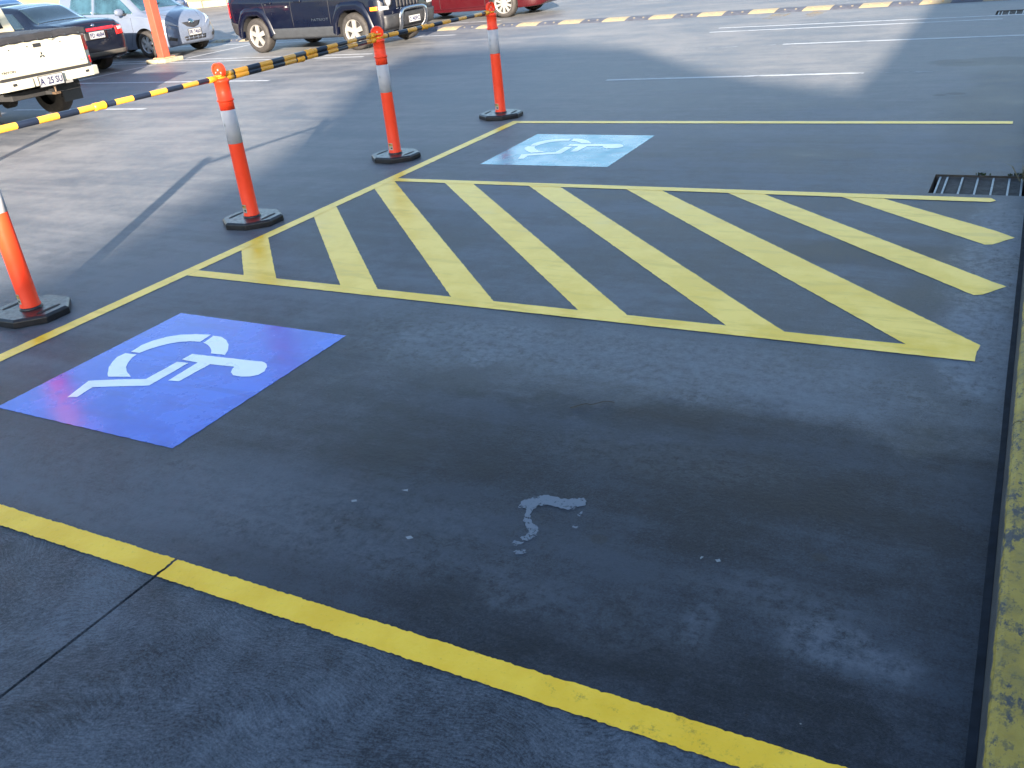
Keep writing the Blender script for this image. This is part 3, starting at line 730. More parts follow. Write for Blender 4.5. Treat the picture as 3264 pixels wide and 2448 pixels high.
class Car:
    def __init__(s, name, loc, rz, label, cat, st, paint, wheels, wr, nx=70, arch=.07, track=.0, group=None):
        s.e = empty(name, loc, rz, label, cat, group); s.paint = paint
        v, f = loft(st, nx); s.body = mob('body', v, f, paint, s.e, smooth=True)
        hw = max(q[5] for q in st)
        cy = []
        for x in wheels:
            for sd_ in (-1, 1): cy.append((x, wr, wr+arch, min(sd_*(hw-.30), sd_*(hw+.1)), max(sd_*(hw-.30), sd_*(hw+.1))))
        cut(s.body, cy)
        for x in wheels:
            for sd_ in (-1, 1):
                q = MB(); y0, y1 = sorted((sd_*(hw-.295), sd_*(hw-.02)))
                rr_ = wr+arch-.004; k_ = len(q.v); aa = [R(-12)+R(204)*j/24 for j in range(25)]
                q.add([(x+rr_*math.cos(t), y_, wr+rr_*math.sin(t)) for y_ in (y0, y1) for t in aa], [(j, j+1, 26+j, 25+j) for j in range(24)])
                q.build('wheel_arch', M_dark, s.e, smooth=True)
        s.hw = hw; s.wr = wr; s.wheels = wheels; s.refresh()
    def refresh(s, extra=None):
        bm = bmesh.new(); bm.from_mesh((extra or s.body).data); s.bvh = BVHTree.FromBMesh(bm); bm.free()
    def decal(s, name, v2, f2, side, mat, off=.005, thick=.008, parent=None, smooth=True, bvh=None):
        D = {'L': (Vector((0, 5, 0)), Vector((0, -1, 0)), lambda a, b: Vector((a, 0, b))), 'R': (Vector((0, -5, 0)), Vector((0, 1, 0)), lambda a, b: Vector((a, 0, b))),
             'F': (Vector((6, 0, 0)), Vector((-1, 0, 0)), lambda a, b: Vector((0, a, b))), 'B': (Vector((-6, 0, 0)), Vector((1, 0, 0)), lambda a, b: Vector((0, a, b))),
             'T': (Vector((0, 0, 4)), Vector((0, 0, -1)), lambda a, b: Vector((a, b, 0)))}[side]
        out = []; last = None; ok = []
        for a, b in v2:
            h = (bvh or s.bvh).ray_cast(D[2](a, b)+D[0], D[1])
            if h[0] is None: out.append(None); continue
            out.append(h[0]-D[1]*off)
        good = {i for i, p in enumerate(out) if p is not None}
        keep = [q for q in f2 if all(i in good for i in q)]
        idx = {}; vv = []
        for q in keep:
            for i in q:
                if i not in idx: idx[i] = len(vv); vv.append(out[i])
        ff = [tuple(idx[i] for i in q) for q in keep]
        if not ff: return None
        me_n = (vv[ff[0][1]]-vv[ff[0][0]]).cross(vv[ff[0][2]]-vv[ff[0][0]])
        if me_n.dot(D[1]) > 0: ff = [q[::-1] for q in ff]
        return mob(name, vv, ff, mat, parent or s.e, smooth=smooth, solid=thick)
    def quad(s, name, c4, side, mat, n=(10, 8), **k):
        v, f = [], []; (a, b, c, d) = c4
        for j in range(n[1]+1):
            for i in range(n[0]+1):
                u, w = i/n[0], j/n[1]
                v.append(tuple(a[q]*(1-u)*(1-w)+b[q]*u*(1-w)+c[q]*u*w+d[q]*(1-u)*w for q in (0, 1)))
        for j in range(n[1]):
            for i in range(n[0]): k0 = j*(n[0]+1)+i; f.append((k0, k0+1, k0+n[0]+2, k0+n[0]+1))
        return s.decal(name, v, f, side, mat, **k)
    def disc(s, name, c, rx_, ry_, side, mat, **k):
        v = [c]; f = []
        for r in (.5, 1):
            for j in range(24): t = 2*math.pi*j/24; v.append((c[0]+r*rx_*math.cos(t), c[1]+r*ry_*math.sin(t)))
        for j in range(24):
            f.append((0, 1+j, 1+(j+1) % 24)); f.append((1+j, 25+j, 25+(j+1) % 24, 1+(j+1) % 24))
        return s.decal(name, v, f, side, mat, **k)
    def line(s, name, pts, w, side, mat, **k):
        v, f = [], []
        pts = [Vector((a, b)) for a, b in pts]; fine = []
        for a, b in zip(pts[:-1], pts[1:]):
            kk = max(1, int((b-a).length/.06)); fine += [a.lerp(b, j/kk) for j in range(kk)]
        fine.append(pts[-1])
        for i, p in enumerate(fine):
            d = (fine[min(i+1, len(fine)-1)]-fine[max(i-1, 0)]).normalized(); n_ = Vector((-d.y, d.x))*w/2
            v += [tuple(p-n_), tuple(p+n_)]
        for i in range(len(fine)-1): f.append((i*2, i*2+2, i*2+3, i*2+1))
        return s.decal(name, v, f, side, mat, **k)
    def text(s, name, txt, c, h, side, mat, mirror=False, sx=1., **k):
        v, f = text2d(txt, h, .0)
        mx = -1 if mirror else 1
        return s.decal(name, [(c[0]+mx*sx*a, c[1]+b) for a, b in v], f, side, mat, thick=.0015, smooth=False, **k)
    def plate(s, x, y, z, w, h, txt, side, tilt=0.):
        q = MB(); t = .006; q.box(x-t, x+t, y-w/2, y+w/2, z-h/2, z+h/2); p = q.build('number_plate', M_plate, s.e, bevel=.003)
        sg = 1 if side == 'F' else -1
        v, f = text2d(txt, h*.62)
        ext = max(a for a, b in v)
        sc_ = min(1., w*.46/ext)
        mob('lettering', [(x+sg*(t+.0015), y+sg*a*sc_, z+b) for a, b in v], f, M_platetext, p)
        q = MB(); e_ = .006
        for (a0, a1, b0, b1) in ((-w/2-e_, w/2+e_, h/2, h/2+e_), (-w/2-e_, w/2+e_, -h/2-e_, -h/2), (-w/2-e_, -w/2, -h/2, h/2), (w/2, w/2+e_, -h/2, h/2)):
            q.box(x-t-.001, x+t+.002, y+a0, y+a1, z+b0, z+b1)
        q.build('plate_frame', M_black, p)
    def wheel(s, x, sd_, width=.215, spokes=5, rimr=.62, mat=None, sw=.045, steer=0.):
        wr = s.wr; y = sd_*(s.hw-.015); c = (x, y, wr)
        hub = MB(); hub.lathe([(wr*rimr*.98, -.10*sd_), (wr*rimr*.98, -.095*sd_)], 28, 'y', c); w = hub.build('wheel', M_dark, s.e)
        t = MB(); W = width
        prof_ = [(wr*rimr, 0), (wr*(rimr+.03), .004), (wr*.80, .010), (wr*.93, -.004), (wr*.985, -.030), (wr, -.06), (wr, -W+.06), (wr*.985, -W+.03), (wr*.93, -W+.004), (wr*rimr, -W)]
        t.lathe([(r, h*sd_) for r, h in prof_], 44, 'y', c, cap=False); t.build('tyre', M_tyre, w, smooth=True)
        r = MB(); rr = wr*rimr
        r.lathe([(rr*.90, -.05*sd_), (rr*.93, -.012*sd_), (rr, -.002*sd_), (rr*1.02, -.010*sd_), (rr*1.0, -.09*sd_)], 44, 'y', c, cap=False)
        r.lathe([(rr*.24, -.045*sd_), (rr*.24, -.018*sd_), (rr*.19, -.008*sd_), (rr*.02, -.007*sd_)], 20, 'y', c)
        for k in range(spokes):
            a = 2*math.pi*k/spokes+.3; u = Vector((math.cos(a), 0, math.sin(a))); p = Vector((-math.sin(a), 0, math.cos(a)))
            C = Vector(c); i0, o0 = C+u*rr*.15, C+u*rr*.95
            wi, wo = rr*sw*1.6/.1*.1*8, rr*sw*8*1.35
            wi, wo = rr*sw*3.2, rr*sw*4.3
            yo, yi = Vector((0, -.012*sd_, 0)), Vector((0, -.05*sd_, 0)); ym = Vector((0, -.020*sd_, 0))
            vs = [i0-p*wi+yo, i0+p*wi+yo, o0+p*wo+ym, o0-p*wo+ym, i0-p*wi+yi, i0+p*wi+yi, o0+p*wo+yi, o0-p*wo+yi]
            r.add(vs, [(0, 1, 2, 3), (7, 6, 5, 4), (0, 3, 7, 4), (1, 5, 6, 2), (0, 4, 5, 1), (2, 6, 7, 3)])
        r.build('rim', mat or M_alloy, w, bevel=.002)
        return w
    def mirror(s, x, z, sd_, mat):
        q = MB(); y = sd_*(s.hw+.07)
        q.lathe([(.02, -.10), (.075, -.085), (.10, -.02), (.095, .05), (.06, .09), (.02, .10)], 18, 'y', (0, 0, 0))
        vv = [(x+p.x*.62, y+p.y*1.15, z+p.z*.78) for p in q.v]
        o = mob('wing_mirror', vv, q.f, mat, s.e, smooth=True)
        b = MB(); b.obox((x+.02, sd_*(s.hw-.045), z-.055), (.035, 0, 0), (0, .06, 0), (0, 0, .02)); b.build('mirror_arm', M_black, o, bevel=.008)
GAP = simple('panel_gap', (.01, .01, .012), .7)

# --- blue four-wheel drive
pb = carpaint('navy_blue_paint', (.0008, .0019, .0085))
st = [(-2.14, .62, .92, 1.0, .70, .76, .74, .60), (-2.10, .44, 1.03, 1.50, .80, .85, .84, .64), (-2.0, .36, 1.05, 1.62, .84, .87, .865, .68), (-1.1, .25, 1.03, 1.68, .86, .88, .872, .69), (.15, .25, 1.01, 1.67, .86, .88, .872, .68),
      (.55, .25, 1.00, 1.55, .86, .88, .87, .66), (1.02, .25, .99, 1.09, .86, .88, .87, .74), (1.75, .27, .95, 1.03, .85, .875, .86, .74), (2.02, .32, .90, .99, .80, .84, .82, .72), (2.10, .42, .84, .92, .74, .77, .75, .66)]
c = Car('four_wheel_drive', (-13.07, 16.24, 0), R(-4.6), 'dark blue boxy four-wheel drive with chrome nudge bar, parked side on', 'car', st, pb, (-1.365, 1.365), .345, arch=.085)
for sd_ in (-1, 1):
    S_ = 'L' if sd_ > 0 else 'R'
    c.quad('side_cladding', [(-.93, .27), (.94, .27), (.90, .47), (-.90, .47)], S_, simple('grey_cladding', (.022, .025, .03), .6), n=(24, 5), off=.014, thick=.02)
    for x0, x1 in ((-1.9, -1.12), (-1.02, -.27), (-.20, .68)):
        c.quad('side_window', [(x0, 1.09), (x1+(.20 if x1 > .5 else 0), 1.07), (x1-.04, 1.54), (x0+.07, 1.54)], S_, M_glass)
    for x in (-.235, .80):
        c.line('door_gap', [(x, .49), (x, 1.03)], .010, S_, GAP, off=.0015, thick=.002)
    c.line('door_gap', [(-.93, .50), (-.98, .75), (-1.06, 1.02)], .010, S_, GAP, off=.0015, thick=.002)
    for x in (-.86, -.02):
        d = c.quad('door_handle', [(x-.10, .95), (x+.10, .95), (x+.10, .98), (x-.10, .98)], S_, pb, off=.03, thick=.02)
    for x in (-1.365, 1.365):                    # squared-off wheel arch flares
        path = [(x-.53, .36), (x-.49, .62), (x-.34, .85), (x-.2, .90), (x+.2, .90), (x+.34, .85), (x+.47, .62), (x+.56, .38)]
        inn = [(x-.425, .30), (x-.41, .50), (x-.30, .66), (x-.16, .745), (x+.16, .745), (x+.30, .66), (x+.41, .50), (x+.425, .30)]
        vv, ff = [], []
        for (a, b), (e0, f0) in zip(path, inn):
            for t in range(5): vv.append((a+(e0-a)*t/4, b+(f0-b)*t/4))
        for i_ in range(7):
            for t in range(4): ff.append((i_*5+t, (i_+1)*5+t, (i_+1)*5+t+1, i_*5+t+1))
        yv = sd_*.872
        out_ = [(a, yv+sd_*(.012 if j % 5 == 0 else .045), b) for j, (a, b) in enumerate(vv)]
        lips = [(a, sd_*.80, b) for (a, b) in inn]
        n_ = len(out_); out_ += lips
        for i_ in range(7): ff.append((i_*5+4, (i_+1)*5+4, n_+i_+1, n_+i_))
        bm = bmesh.new(); V_ = [bm.verts.new(p) for p in out_]
        for q in ff: bm.faces.new([V_[i_] for i_ in q])
        bmesh.ops.recalc_face_normals(bm, faces=bm.faces[:]); me = bpy.data.meshes.new('arch_flare'); bm.to_mesh(me); bm.free(); me.materials.append(pb)
        for p in me.polygons: p.use_smooth = True
        fo = bpy.data.objects.new('arch_flare', me); col.objects.link(fo); fo.parent = c.e
    for x in (-1.365, 1.365): c.wheel(x, sd_, spokes=5, rimr=.66, sw=.052)
    c.disc('headlight', (sd_*.60, .84), .080, .085, 'F', M_clear_lamp, off=.02)
    c.disc('headlight_ring', (sd_*.60, .84), .115, .12, 'F', M_black, off=.006)
    c.quad('indicator', [(sd_*.83, .70), (sd_*.60, .69), (sd_*.60, .76), (sd_*.83, .77)], 'F', M_clear_lamp, off=.012)
    c.quad('side_indicator', [(1.86, .70), (2.02, .70), (2.02, .77), (1.86, .765)], S_, M_amber, off=.012)
    c.disc('fog_lamp', (sd_*.62, .47), .07, .06, 'F', M_glass, off=.015)
    c.quad('tail_light', [(sd_*.66, .78), (sd_*.82, .78), (sd_*.80, 1.05), (sd_*.66, 1.05)], 'B', M_red_lamp, off=.01)
    c.quad('tail_light', [(-2.13, .72), (-2.06, .72), (-2.06, 1.03), (-2.13, 1.03)], S_, M_red_lamp, off=.012)
    c.mirror(.70, 1.10, sd_, pb)
c.text('badge_lettering', 'PATRIOT', (.52, .605), .046, 'R', M_chrome, sx=1.75, off=.006)
c.text('badge_lettering', 'PATRIOT', (.52, .605), .046, 'L', M_chrome, mirror=True, sx=1.75, off=.006)
for k in range(7): c.quad('grille_slot', [(-.36+.105*k, .70), (-.30+.105*k, .70), (-.30+.105*k, .90), (-.36+.105*k, .90)], 'F', M_black, n=(2, 6), off=.008)
for k in range(7): c.quad('grille_surround', [(-.355+.105*k, .675), (-.305+.105*k, .675), (-.305+.105*k, .69), (-.355+.105*k, .69)], 'F', M_chrome, n=(2, 2), off=.01)
c.quad('front_bumper', [(-.78, .34), (.78, .34), (.80, .60), (-.80, .60)], 'F', simple('grey_bumper', (.018, .019, .022), .5), n=(20, 6), off=.05, thick=.05)
c.quad('rear_bumper', [(-.80, .40), (.80, .40), (.82, .66), (-.82, .66)], 'B', M_black, n=(20, 6), off=.03, thick=.04)
c.quad('rear_bumper_side', [(-2.13, .40), (-1.84, .36), (-1.80, .58), (-2.13, .66)], 'R', M_black, off=.02, thick=.02)
c.quad('windscreen', [(.66, -.62), (.98, -.68), (.98, .68), (.66, .62)], 'T', M_glass)
c.quad('rear_window', [(-.56, 1.12), (.56, 1.12), (.50, 1.46), (-.50, 1.46)], 'B', M_glass)
nb = MB(); nb.tube(crom([(2.10, -.20, .30), (2.17, -.225, .40), (2.20, -.22, .58), (2.19, -.15, .665), (2.19, .15, .665), (2.20, .22, .58), (2.17, .225, .40), (2.10, .20, .30)], 5), .032, 14)
nb.v = [Vector((p.x+.02, p.y*1.75, p.z)) for p in nb.v]
nb.build('nudge_bar', M_chrome, c.e, smooth=True)
c.plate(2.195, .03, .46, .36, .12, 'C 40PC', 'F')
c.plate(-2.185, 0, .80, .36, .12, 'C 40PC', 'B')

# --- silver hatchback
ps = carpaint('silver_paint', (.115, .14, .195), metal=.25, rough=.34)
st = [(-1.86, .50, .80, .95, .55, .60, .58, .45), (-1.83, .34, .95, 1.30, .74, .78, .75, .52), (-1.70, .26, .99, 1.47, .80, .82, .79, .56), (-.8, .20, .99, 1.53, .82, .835, .80, .58), (.1, .20, .96, 1.50, .82, .835, .80, .57), (.5, .20, .94, 1.35, .82, .835, .79, .56),
      (1.08, .20, .90, .98, .82, .83, .78, .62), (1.5, .20, .80, .885, .79, .81, .74, .58), (1.74, .20, .70, .77, .70, .74, .66, .48), (1.85, .22, .60, .66, .58, .62, .55, .38), (1.89, .27, .50, .55, .42, .48, .42, .28)]
c = Car('hatchback', (-18.98, 16.27, 0), R(-1), 'silver hatchback facing the camera behind the orange column', 'car', st, ps, (-1.28, 1.18), .295, arch=.06)
for sd_ in (-1, 1):
    S_ = 'L' if sd_ > 0 else 'R'
    c.quad('side_window', [(-.42, 1.01), (.86, .965), (.30, 1.36), (-.42, 1.43)], S_, M_glass_teal, n=(16, 8))
    c.quad('side_window', [(-1.35, 1.04), (-.50, 1.01), (-.50, 1.43), (-1.25, 1.41)], S_, M_glass_teal, n=(16, 8))
    c.line('door_gap', [(.80, .95), (.84, .60), (.66, .27)], .008, S_, GAP, off=.0015, thick=.002)
    c.line('door_gap', [(-.46, 1.0), (-.46, .27)], .008, S_, GAP, off=.0015, thick=.002)
    c.quad('door_handle', [(-.38, .83), (-.22, .83), (-.22, .86), (-.38, .86)], S_, ps, off=.025, thick=.02)
    for x in (-1.28, 1.18): c.wheel(x, sd_, spokes=6, rimr=.62, sw=.05, mat=simple('grey_rim', (.35, .38, .42), .4, metal=.4))
    c.quad('headlight', [(sd_*.40, .60), (sd_*.66, .70), (sd_*.69, .80), (sd_*.60, .78)], 'F', M_clear_lamp, off=.01, n=(12, 8))
    c.quad('fog_recess', [(sd_*.54, .31), (sd_*.70, .35), (sd_*.68, .42), (sd_*.52, .37)], 'F', M_black, off=.006)
    c.mirror(.62, 1.02, sd_, ps)
    c.quad('tail_light', [(sd_*.58, .75), (sd_*.74, .75), (sd_*.68, 1.02), (sd_*.58, 1.02)], 'B', M_red_lamp, off=.01)
c.quad('windscreen', [(.42, -.50), (1.02, -.60), (1.02, .60), (.42, .50)], 'T', M_glass_teal, n=(16, 14))
c.quad('grille', [(-.28, .68), (-.16, .58), (.16, .58), (.28, .68)], 'F', M_black, off=.008, n=(14, 6))
c.quad('grille', [(-.16, .582), (0, .545), (0, .545), (.16, .582)], 'F', M_black, off=.008, n=(8, 6))
lg = c.quad('lower_grille', [(-.30, .29), (.30, .29), (.33, .38), (-.33, .38)], 'F', M_black, off=.008, n=(14, 6))
for y in (-.2, -.07, .07, .2): c.line('grille_bar', [(y, .29), (y, .38)], .010, 'F', ps, off=.014, thick=.006)
c.line('grille_bar', [(-.31, .335), (.31, .335)], .010, 'F', ps, off=.014, thick=.006)
c.disc('emblem', (0, .685), .078, .055, 'F', M_chrome, off=.02)
c.disc('emblem_centre', (0, .685), .04, .035, 'F', M_glass_teal, off=.026)
c.plate(1.905, 0, .455, .37, .13, 'FR 7460', 'F')
c.quad('rear_window', [(-.50, 1.05), (.50, 1.05), (.44, 1.30), (-.44, 1.30)], 'B', M_glass)
c.line('wiper', [(1.0, -.45), (.9, .05)], .02, 'T', M_black, off=.025)
c.line('bonnet_gap', [(1.06, -.62), (1.5, -.50), (1.76, -.36)], .008, 'T', GAP, off=.0015, thick=.002)
c.line('bonnet_gap', [(1.06, .62), (1.5, .50), (1.76, .36)], .008, 'T', GAP, off=.0015, thick=.002)

# --- navy sedan, rear towards us
pn = carpaint('dark_navy_paint', (.003, .005, .012))
st = [(-2.24, .44, .74, .80, .52, .58, .56, .44), (-2.21, .34, .84, .93, .66, .70, .68, .54), (-2.10, .28, .90, 1.00, .76, .79, .76, .60), (-1.80, .24, .93, 1.035, .80, .83, .79, .64), (-1.40, .22, .94, 1.05, .82, .845, .80, .64), (-.72, .22, .95, 1.36, .82, .845, .80, .55), (-.2, .22, .95, 1.41, .82, .845, .80, .55),
      (.35, .22, .94, 1.36, .82, .845, .80, .55), (1.05, .22, .92, .99, .82, .84, .79, .66), (1.9, .24, .80, .86, .78, .81, .75, .6), (2.2, .30, .68, .72, .66, .70, .64, .5), (2.26, .4, .6, .64, .5, .55, .5, .4)]
c = Car('sedan', (-19.0, 13.30, 0), R(180), 'dark navy sedan seen from behind, partly hidden by the white ute', 'car', st, pn, (-1.28, 1.42), .30, arch=.055)
for sd_ in (-1, 1):
    S_ = 'L' if sd_ > 0 else 'R'
    c.quad('side_window', [(-1.12, 1.0), (-.10, .985), (-.10, 1.31), (-.70, 1.28)], S_, M_glass)
    c.quad('side_window', [(-.03, .985), (.88, .98), (.36, 1.27), (-.03, 1.31)], S_, M_glass)
    for x in (-1.28, 1.42): c.wheel(x, sd_, spokes=7, rimr=.6, sw=.05)
    tl = c.quad('tail_light', [(sd_*.50, .70), (sd_*.77, .70), (sd_*.75, .87), (sd_*.50, .86)], 'B', M_red_lamp, off=.012, n=(12, 6))
    c.quad('reversing_light', [(sd_*.56, .79), (sd_*.68, .79), (sd_*.68, .855), (sd_*.56, .85)], 'B', M_clear_lamp, off=.02)
    c.quad('tail_light', [(-2.12, .70), (-1.96, .72), (-1.98, .86), (-2.13, .86)], S_, M_red_lamp, off=.01)
    c.mirror(.72, 1.0, sd_, pn)
c.quad('reflector_panel', [(-.50, .83), (.50, .83), (.50, .885), (-.50, .885)], 'B', simple('red_trim', (.35, .012, .02), .3, coat=.5), off=.010, n=(16, 3))
c.line('chrome_strip', [(-.42, .815), (.42, .815)], .012, 'B', M_chrome, off=.016)
c.quad('rear_window', [(-1.36, -.58), (-1.36, .58), (-.76, .50), (-.76, -.50)], 'T', M_glass, n=(14, 14))
c.plate(-2.275, 0, .745, .37, .13, 'FD 4684', 'B')
c.quad('number_plate_recess', [(-.28, .66), (.28, .66), (.28, .81), (-.28, .81)], 'B', M_black, off=.004)
c.disc('emblem', (0, .935), .035, .03, 'B', M_chrome, off=.012)
c.quad('bumper_trim', [(-.72, .33), (.72, .33), (.74, .42), (-.74, .42)], 'B', simple('dusty_bumper_trim', (.06, .056, .05), .7), off=.02, thick=.02, n=(16, 4))
ex = MB(); ex.tube([(-2.2, -.45, .26), (-2.0, -.45, .26)], .028, 12); ex.build('exhaust_pipe', M_steel, c.e, smooth=True)

# --- red car, far side
pr_ = carpaint('dark_red_paint', (.034, .003, .005))
st = [(-2.10, .44, .80, .90, .60, .64, .62, .5), (-2.05, .30, .95, 1.3, .76, .79, .77, .56), (-1.9, .24, .97, 1.46, .82, .85, .82, .6), (-.9, .19, .96, 1.50, .85, .87, .83, .6), (.1, .19, .95, 1.47, .85, .87, .83, .6), (.45, .19, .94, 1.36, .85, .87, .82, .58),
      (1.15, .19, .90, .98, .84, .86, .80, .66), (1.8, .20, .80, .86, .80, .82, .74, .58), (2.12, .22, .66, .72, .66, .70, .64, .46), (2.22, .28, .54, .6, .5, .54, .5, .36)]
c = Car('hatchback', (-12.38, 20.98, 0), R(1), 'dark red car with silver multi-spoke wheel beyond the speed hump', 'car', st, pr_, (-1.30, 1.28), .32, arch=.05)
for sd_ in (-1, 1):
    S_ = 'L' if sd_ > 0 else 'R'
    for x in (-1.30, 1.28): c.wheel(x, sd_, spokes=10, rimr=.70, sw=.030)
    c.quad('side_window', [(-.40, 1.0), (.88, .98), (.30, 1.36), (-.40, 1.40)], S_, M_glass)
    c.quad('side_window', [(-1.4, 1.02), (-.48, 1.0), (-.48, 1.40), (-1.3, 1.38)], S_, M_glass)
    c.line('sill_crease', [(-.85, .27), (.88, .29)], .02, S_, pr_, off=.012)
    c.line('rubbing_strip', [(-.9, .56), (.85, .55)], .035, S_, M_black, off=.010)
    for x in (-.44, .80): c.line('door_gap', [(x, .25), (x, .95)], .008, S_, GAP, off=.0015, thick=.002)
    c.quad('headlight', [(sd_*.48, .62), (sd_*.70, .64), (sd_*.72, .76), (sd_*.52, .74)], 'F', M_clear_lamp, off=.01)
    c.quad('bumper_insert', [(1.86, .36), (2.06, .38), (2.06, .46), (1.86, .46)], S_, M_black, off=.008)
    c.mirror(.68, 1.02, sd_, pr_)
c.quad('windscreen', [(.40, -.52), (1.06, -.62), (1.06, .62), (.40, .52)], 'T', M_glass)
c.quad('lower_grille', [(-.45, .30), (.45, .30), (.45, .42), (-.45, .42)], 'F', M_black, off=.008)

# --- two distant cars at the wall
def far_car(loc, rz, label, paint, name='parked_car'):
    st = [(-2.14, .44, .80, .90, .60, .64, .62, .5), (-2.05, .30, .95, 1.2, .76, .79, .77, .56), (-1.8, .24, .97, 1.40, .82, .85, .82, .6), (-.9, .2, .96, 1.46, .85, .87, .83, .6), (.1, .2, .95, 1.45, .85, .87, .83, .6), (.45, .2, .94, 1.33, .85, .87, .82, .58),
          (1.15, .2, .90, .98, .84, .86, .80, .66), (1.8, .21, .82, .88, .80, .82, .76, .6), (2.12, .24, .68, .74, .68, .72, .66, .48), (2.2, .3, .56, .62, .5, .54, .5, .36)]
    c = Car(name, loc, rz, label, 'car', st, paint, (-1.30, 1.32), .31, arch=.05, nx=40)
    for sd_ in (-1, 1):
        S_ = 'L' if sd_ > 0 else 'R'
        for x in (-1.30, 1.32): c.wheel(x, sd_, spokes=6, rimr=.64, sw=.05)
        c.quad('side_window', [(-1.3, 1.0), (.88, .98), (.30, 1.33), (-1.2, 1.36)], S_, M_glass, n=(14, 6))
        c.quad('headlight', [(sd_*.48, .64), (sd_*.70, .66), (sd_*.72, .78), (sd_*.52, .76)], 'F', M_clear_lamp, off=.01)
        c.mirror(.68, 1.02, sd_, paint)
    c.quad('windscreen', [(.44, -.52), (1.06, -.62), (1.06, .62), (.44, .52)], 'T', M_glass)
    c.quad('grille', [(-.34, .62), (.34, .62), (.34, .72), (-.34, .72)], 'F', M_black, off=.01)
    c.quad('lower_grille', [(-.45, .32), (.45, .32), (.45, .44), (-.45, .44)], 'F', M_black, off=.008)
far_car((-29.3, 24.9, 0), R(12), 'dark blue car nose showing behind the silver hatchback bonnet', carpaint('deep_blue_paint', (.01, .02, .07)))
far_car((-26.6, 18.0, 0), R(0), 'blue car glimpsed at the top edge beyond the navy sedan roof', carpaint('mid_blue_paint', (.02, .06, .16)))

# --- white ute with a soft tray cover
pw = simple('cream_white_paint', (.42, .40, .32), .42, coat=.3, nz=.04, sc=3)
st = [(-2.36, .62, 1.10, 1.135, .74, .76, .74, .66), (-2.33, .58, 1.12, 1.15, .80, .825, .80, .72), (-2.24, .56, 1.13, 1.16, .83, .85, .825, .75), (-1.0, .50, 1.13, 1.16, .84, .86, .83, .76), (.0, .36, 1.10, 1.14, .84, .86, .83, .76), (1.0, .34, 1.05, 1.12, .84, .86, .82, .74), (1.9, .38, .98, 1.05, .82, .84, .80, .7), (2.35, .42, .88, .94, .72, .76, .7, .56), (2.42, .5, .8, .85, .6, .62, .58, .46)]
c = Car('utility_truck', (-14.33, 8.50, 0), R(180), 'cream white ute with black tray cover, tow bar and tailgate facing us', 'ute', st, pw, (-1.38, 1.45), .345, arch=.07)
cb = [(-.86, 1.13, 1.20, 1.55, .80, .80, .80, .66), (-.80, 1.13, 1.22, 1.70, .81, .82, .81, .66), (-.55, 1.13, 1.22, 1.76, .81, .82, .81, .66), (.35, 1.12, 1.20, 1.74, .81, .82, .80, .66), (.7, 1.10, 1.16, 1.56, .81, .82, .8, .64), (1.25, 1.03, 1.07, 1.10, .81, .82, .8, .66)]
v_, f_ = loft(cb, 40); cab = mob('cab', v_, f_, pw, c.e, smooth=True)
bm = bmesh.new(); bm.from_mesh(cab.data); bmesh.ops.recalc_face_normals(bm, faces=bm.faces[:]); bm.to_mesh(cab.data); cabb = BVHTree.FromBMesh(bm); bm.free()
c.quad('rear_window', [(-.62, 1.25), (.62, 1.25), (.54, 1.58), (-.54, 1.58)], 'B', M_black, off=.006, bvh=cabb, n=(14, 8))
c.quad('window_pane', [(-.58, 1.28), (.58, 1.28), (.50, 1.55), (-.50, 1.55)], 'B', simple('greenish_glass', (.02, .04, .03), .1, coat=.5), off=.010, bvh=cabb, n=(14, 8))
for sd_ in (-1, 1):
    S_ = 'L' if sd_ > 0 else 'R'
    c.quad('side_window', [(-.72, 1.24), (-.04, 1.23), (-.04, 1.62), (-.62, 1.62)], S_, M_glass, bvh=cabb)
    c.quad('side_window', [(.04, 1.23), (.86, 1.20), (.50, 1.56), (.04, 1.62)], S_, M_glass, bvh=cabb)
    for x in (-1.38, 1.45): c.wheel(x, sd_, spokes=6, rimr=.58, sw=.055)
    c.quad('tail_light', [(sd_*.70, .88), (sd_*.80, .88), (sd_*.765, 1.13), (sd_*.70, 1.13)], 'B', M_red_lamp, off=.014, n=(6, 10))
    c.quad('tail_light', [(-2.36, .88), (-2.26, .88), (-2.29, 1.13), (-2.36, 1.13)], S_, M_red_lamp, off=.010, n=(4, 8))
    c.mirror(.72, 1.2, sd_, M_black)
    fl_ = MB(); fl_.box(-1.90, -1.88, min(sd_*.52, sd_*.84), max(sd_*.52, sd_*.84), .20, .60); fl_.build('mud_flap', M_black, c.e)
c.quad('windscreen', [(.74, -.58), (1.20, -.68), (1.20, .68), (.74, .58)], 'T', M_glass, bvh=cabb)
# tailgate, slightly proud panel
tg = MB(); tg.box(-2.415, -2.362, -.705, .705, .70, 1.145); tg.build('tailgate', pw, c.e, bevel=.014)
TX = -2.4175
def flat(name, v2, f2, mat, dx=0.): # on the tailgate: local y is to the viewer's left, so mirror
    return mob(name, [(TX-dx, -a, b) for a, b in v2], f2, mat, c.e, solid=.0)
hb = MB(); hb.box(TX-.006, TX+.004, -.06+.03, .06+.03, 1.025, 1.075); hb.build('tailgate_handle', M_black, c.e, bevel=.003)
def rhomb(cx, cz, ang, L=.052, W=.030):
    u = Vector((math.cos(ang), math.sin(ang))); p = Vector((-u.y, u.x)); o_ = Vector((cx, cz))
    return [tuple(o_), tuple(o_+u*L*.5+p*W*.5), tuple(o_+u*L), tuple(o_+u*L*.5-p*W*.5)]
vv, ff = [], []
for a in (90, 210, 330): k = len(vv); vv += rhomb(0.0, .915, R(a)); ff.append((k, k+1, k+2, k+3))
em = [(TX-.004, -a, b) for a, b in vv]
mob('emblem', em, ff, M_chrome, c.e)
t_ = text2d('TRITON', .030); flat('badge_lettering', [(a*1.35-.56, b+.775) for a, b in t_[0]], t_[1], M_black, .002)
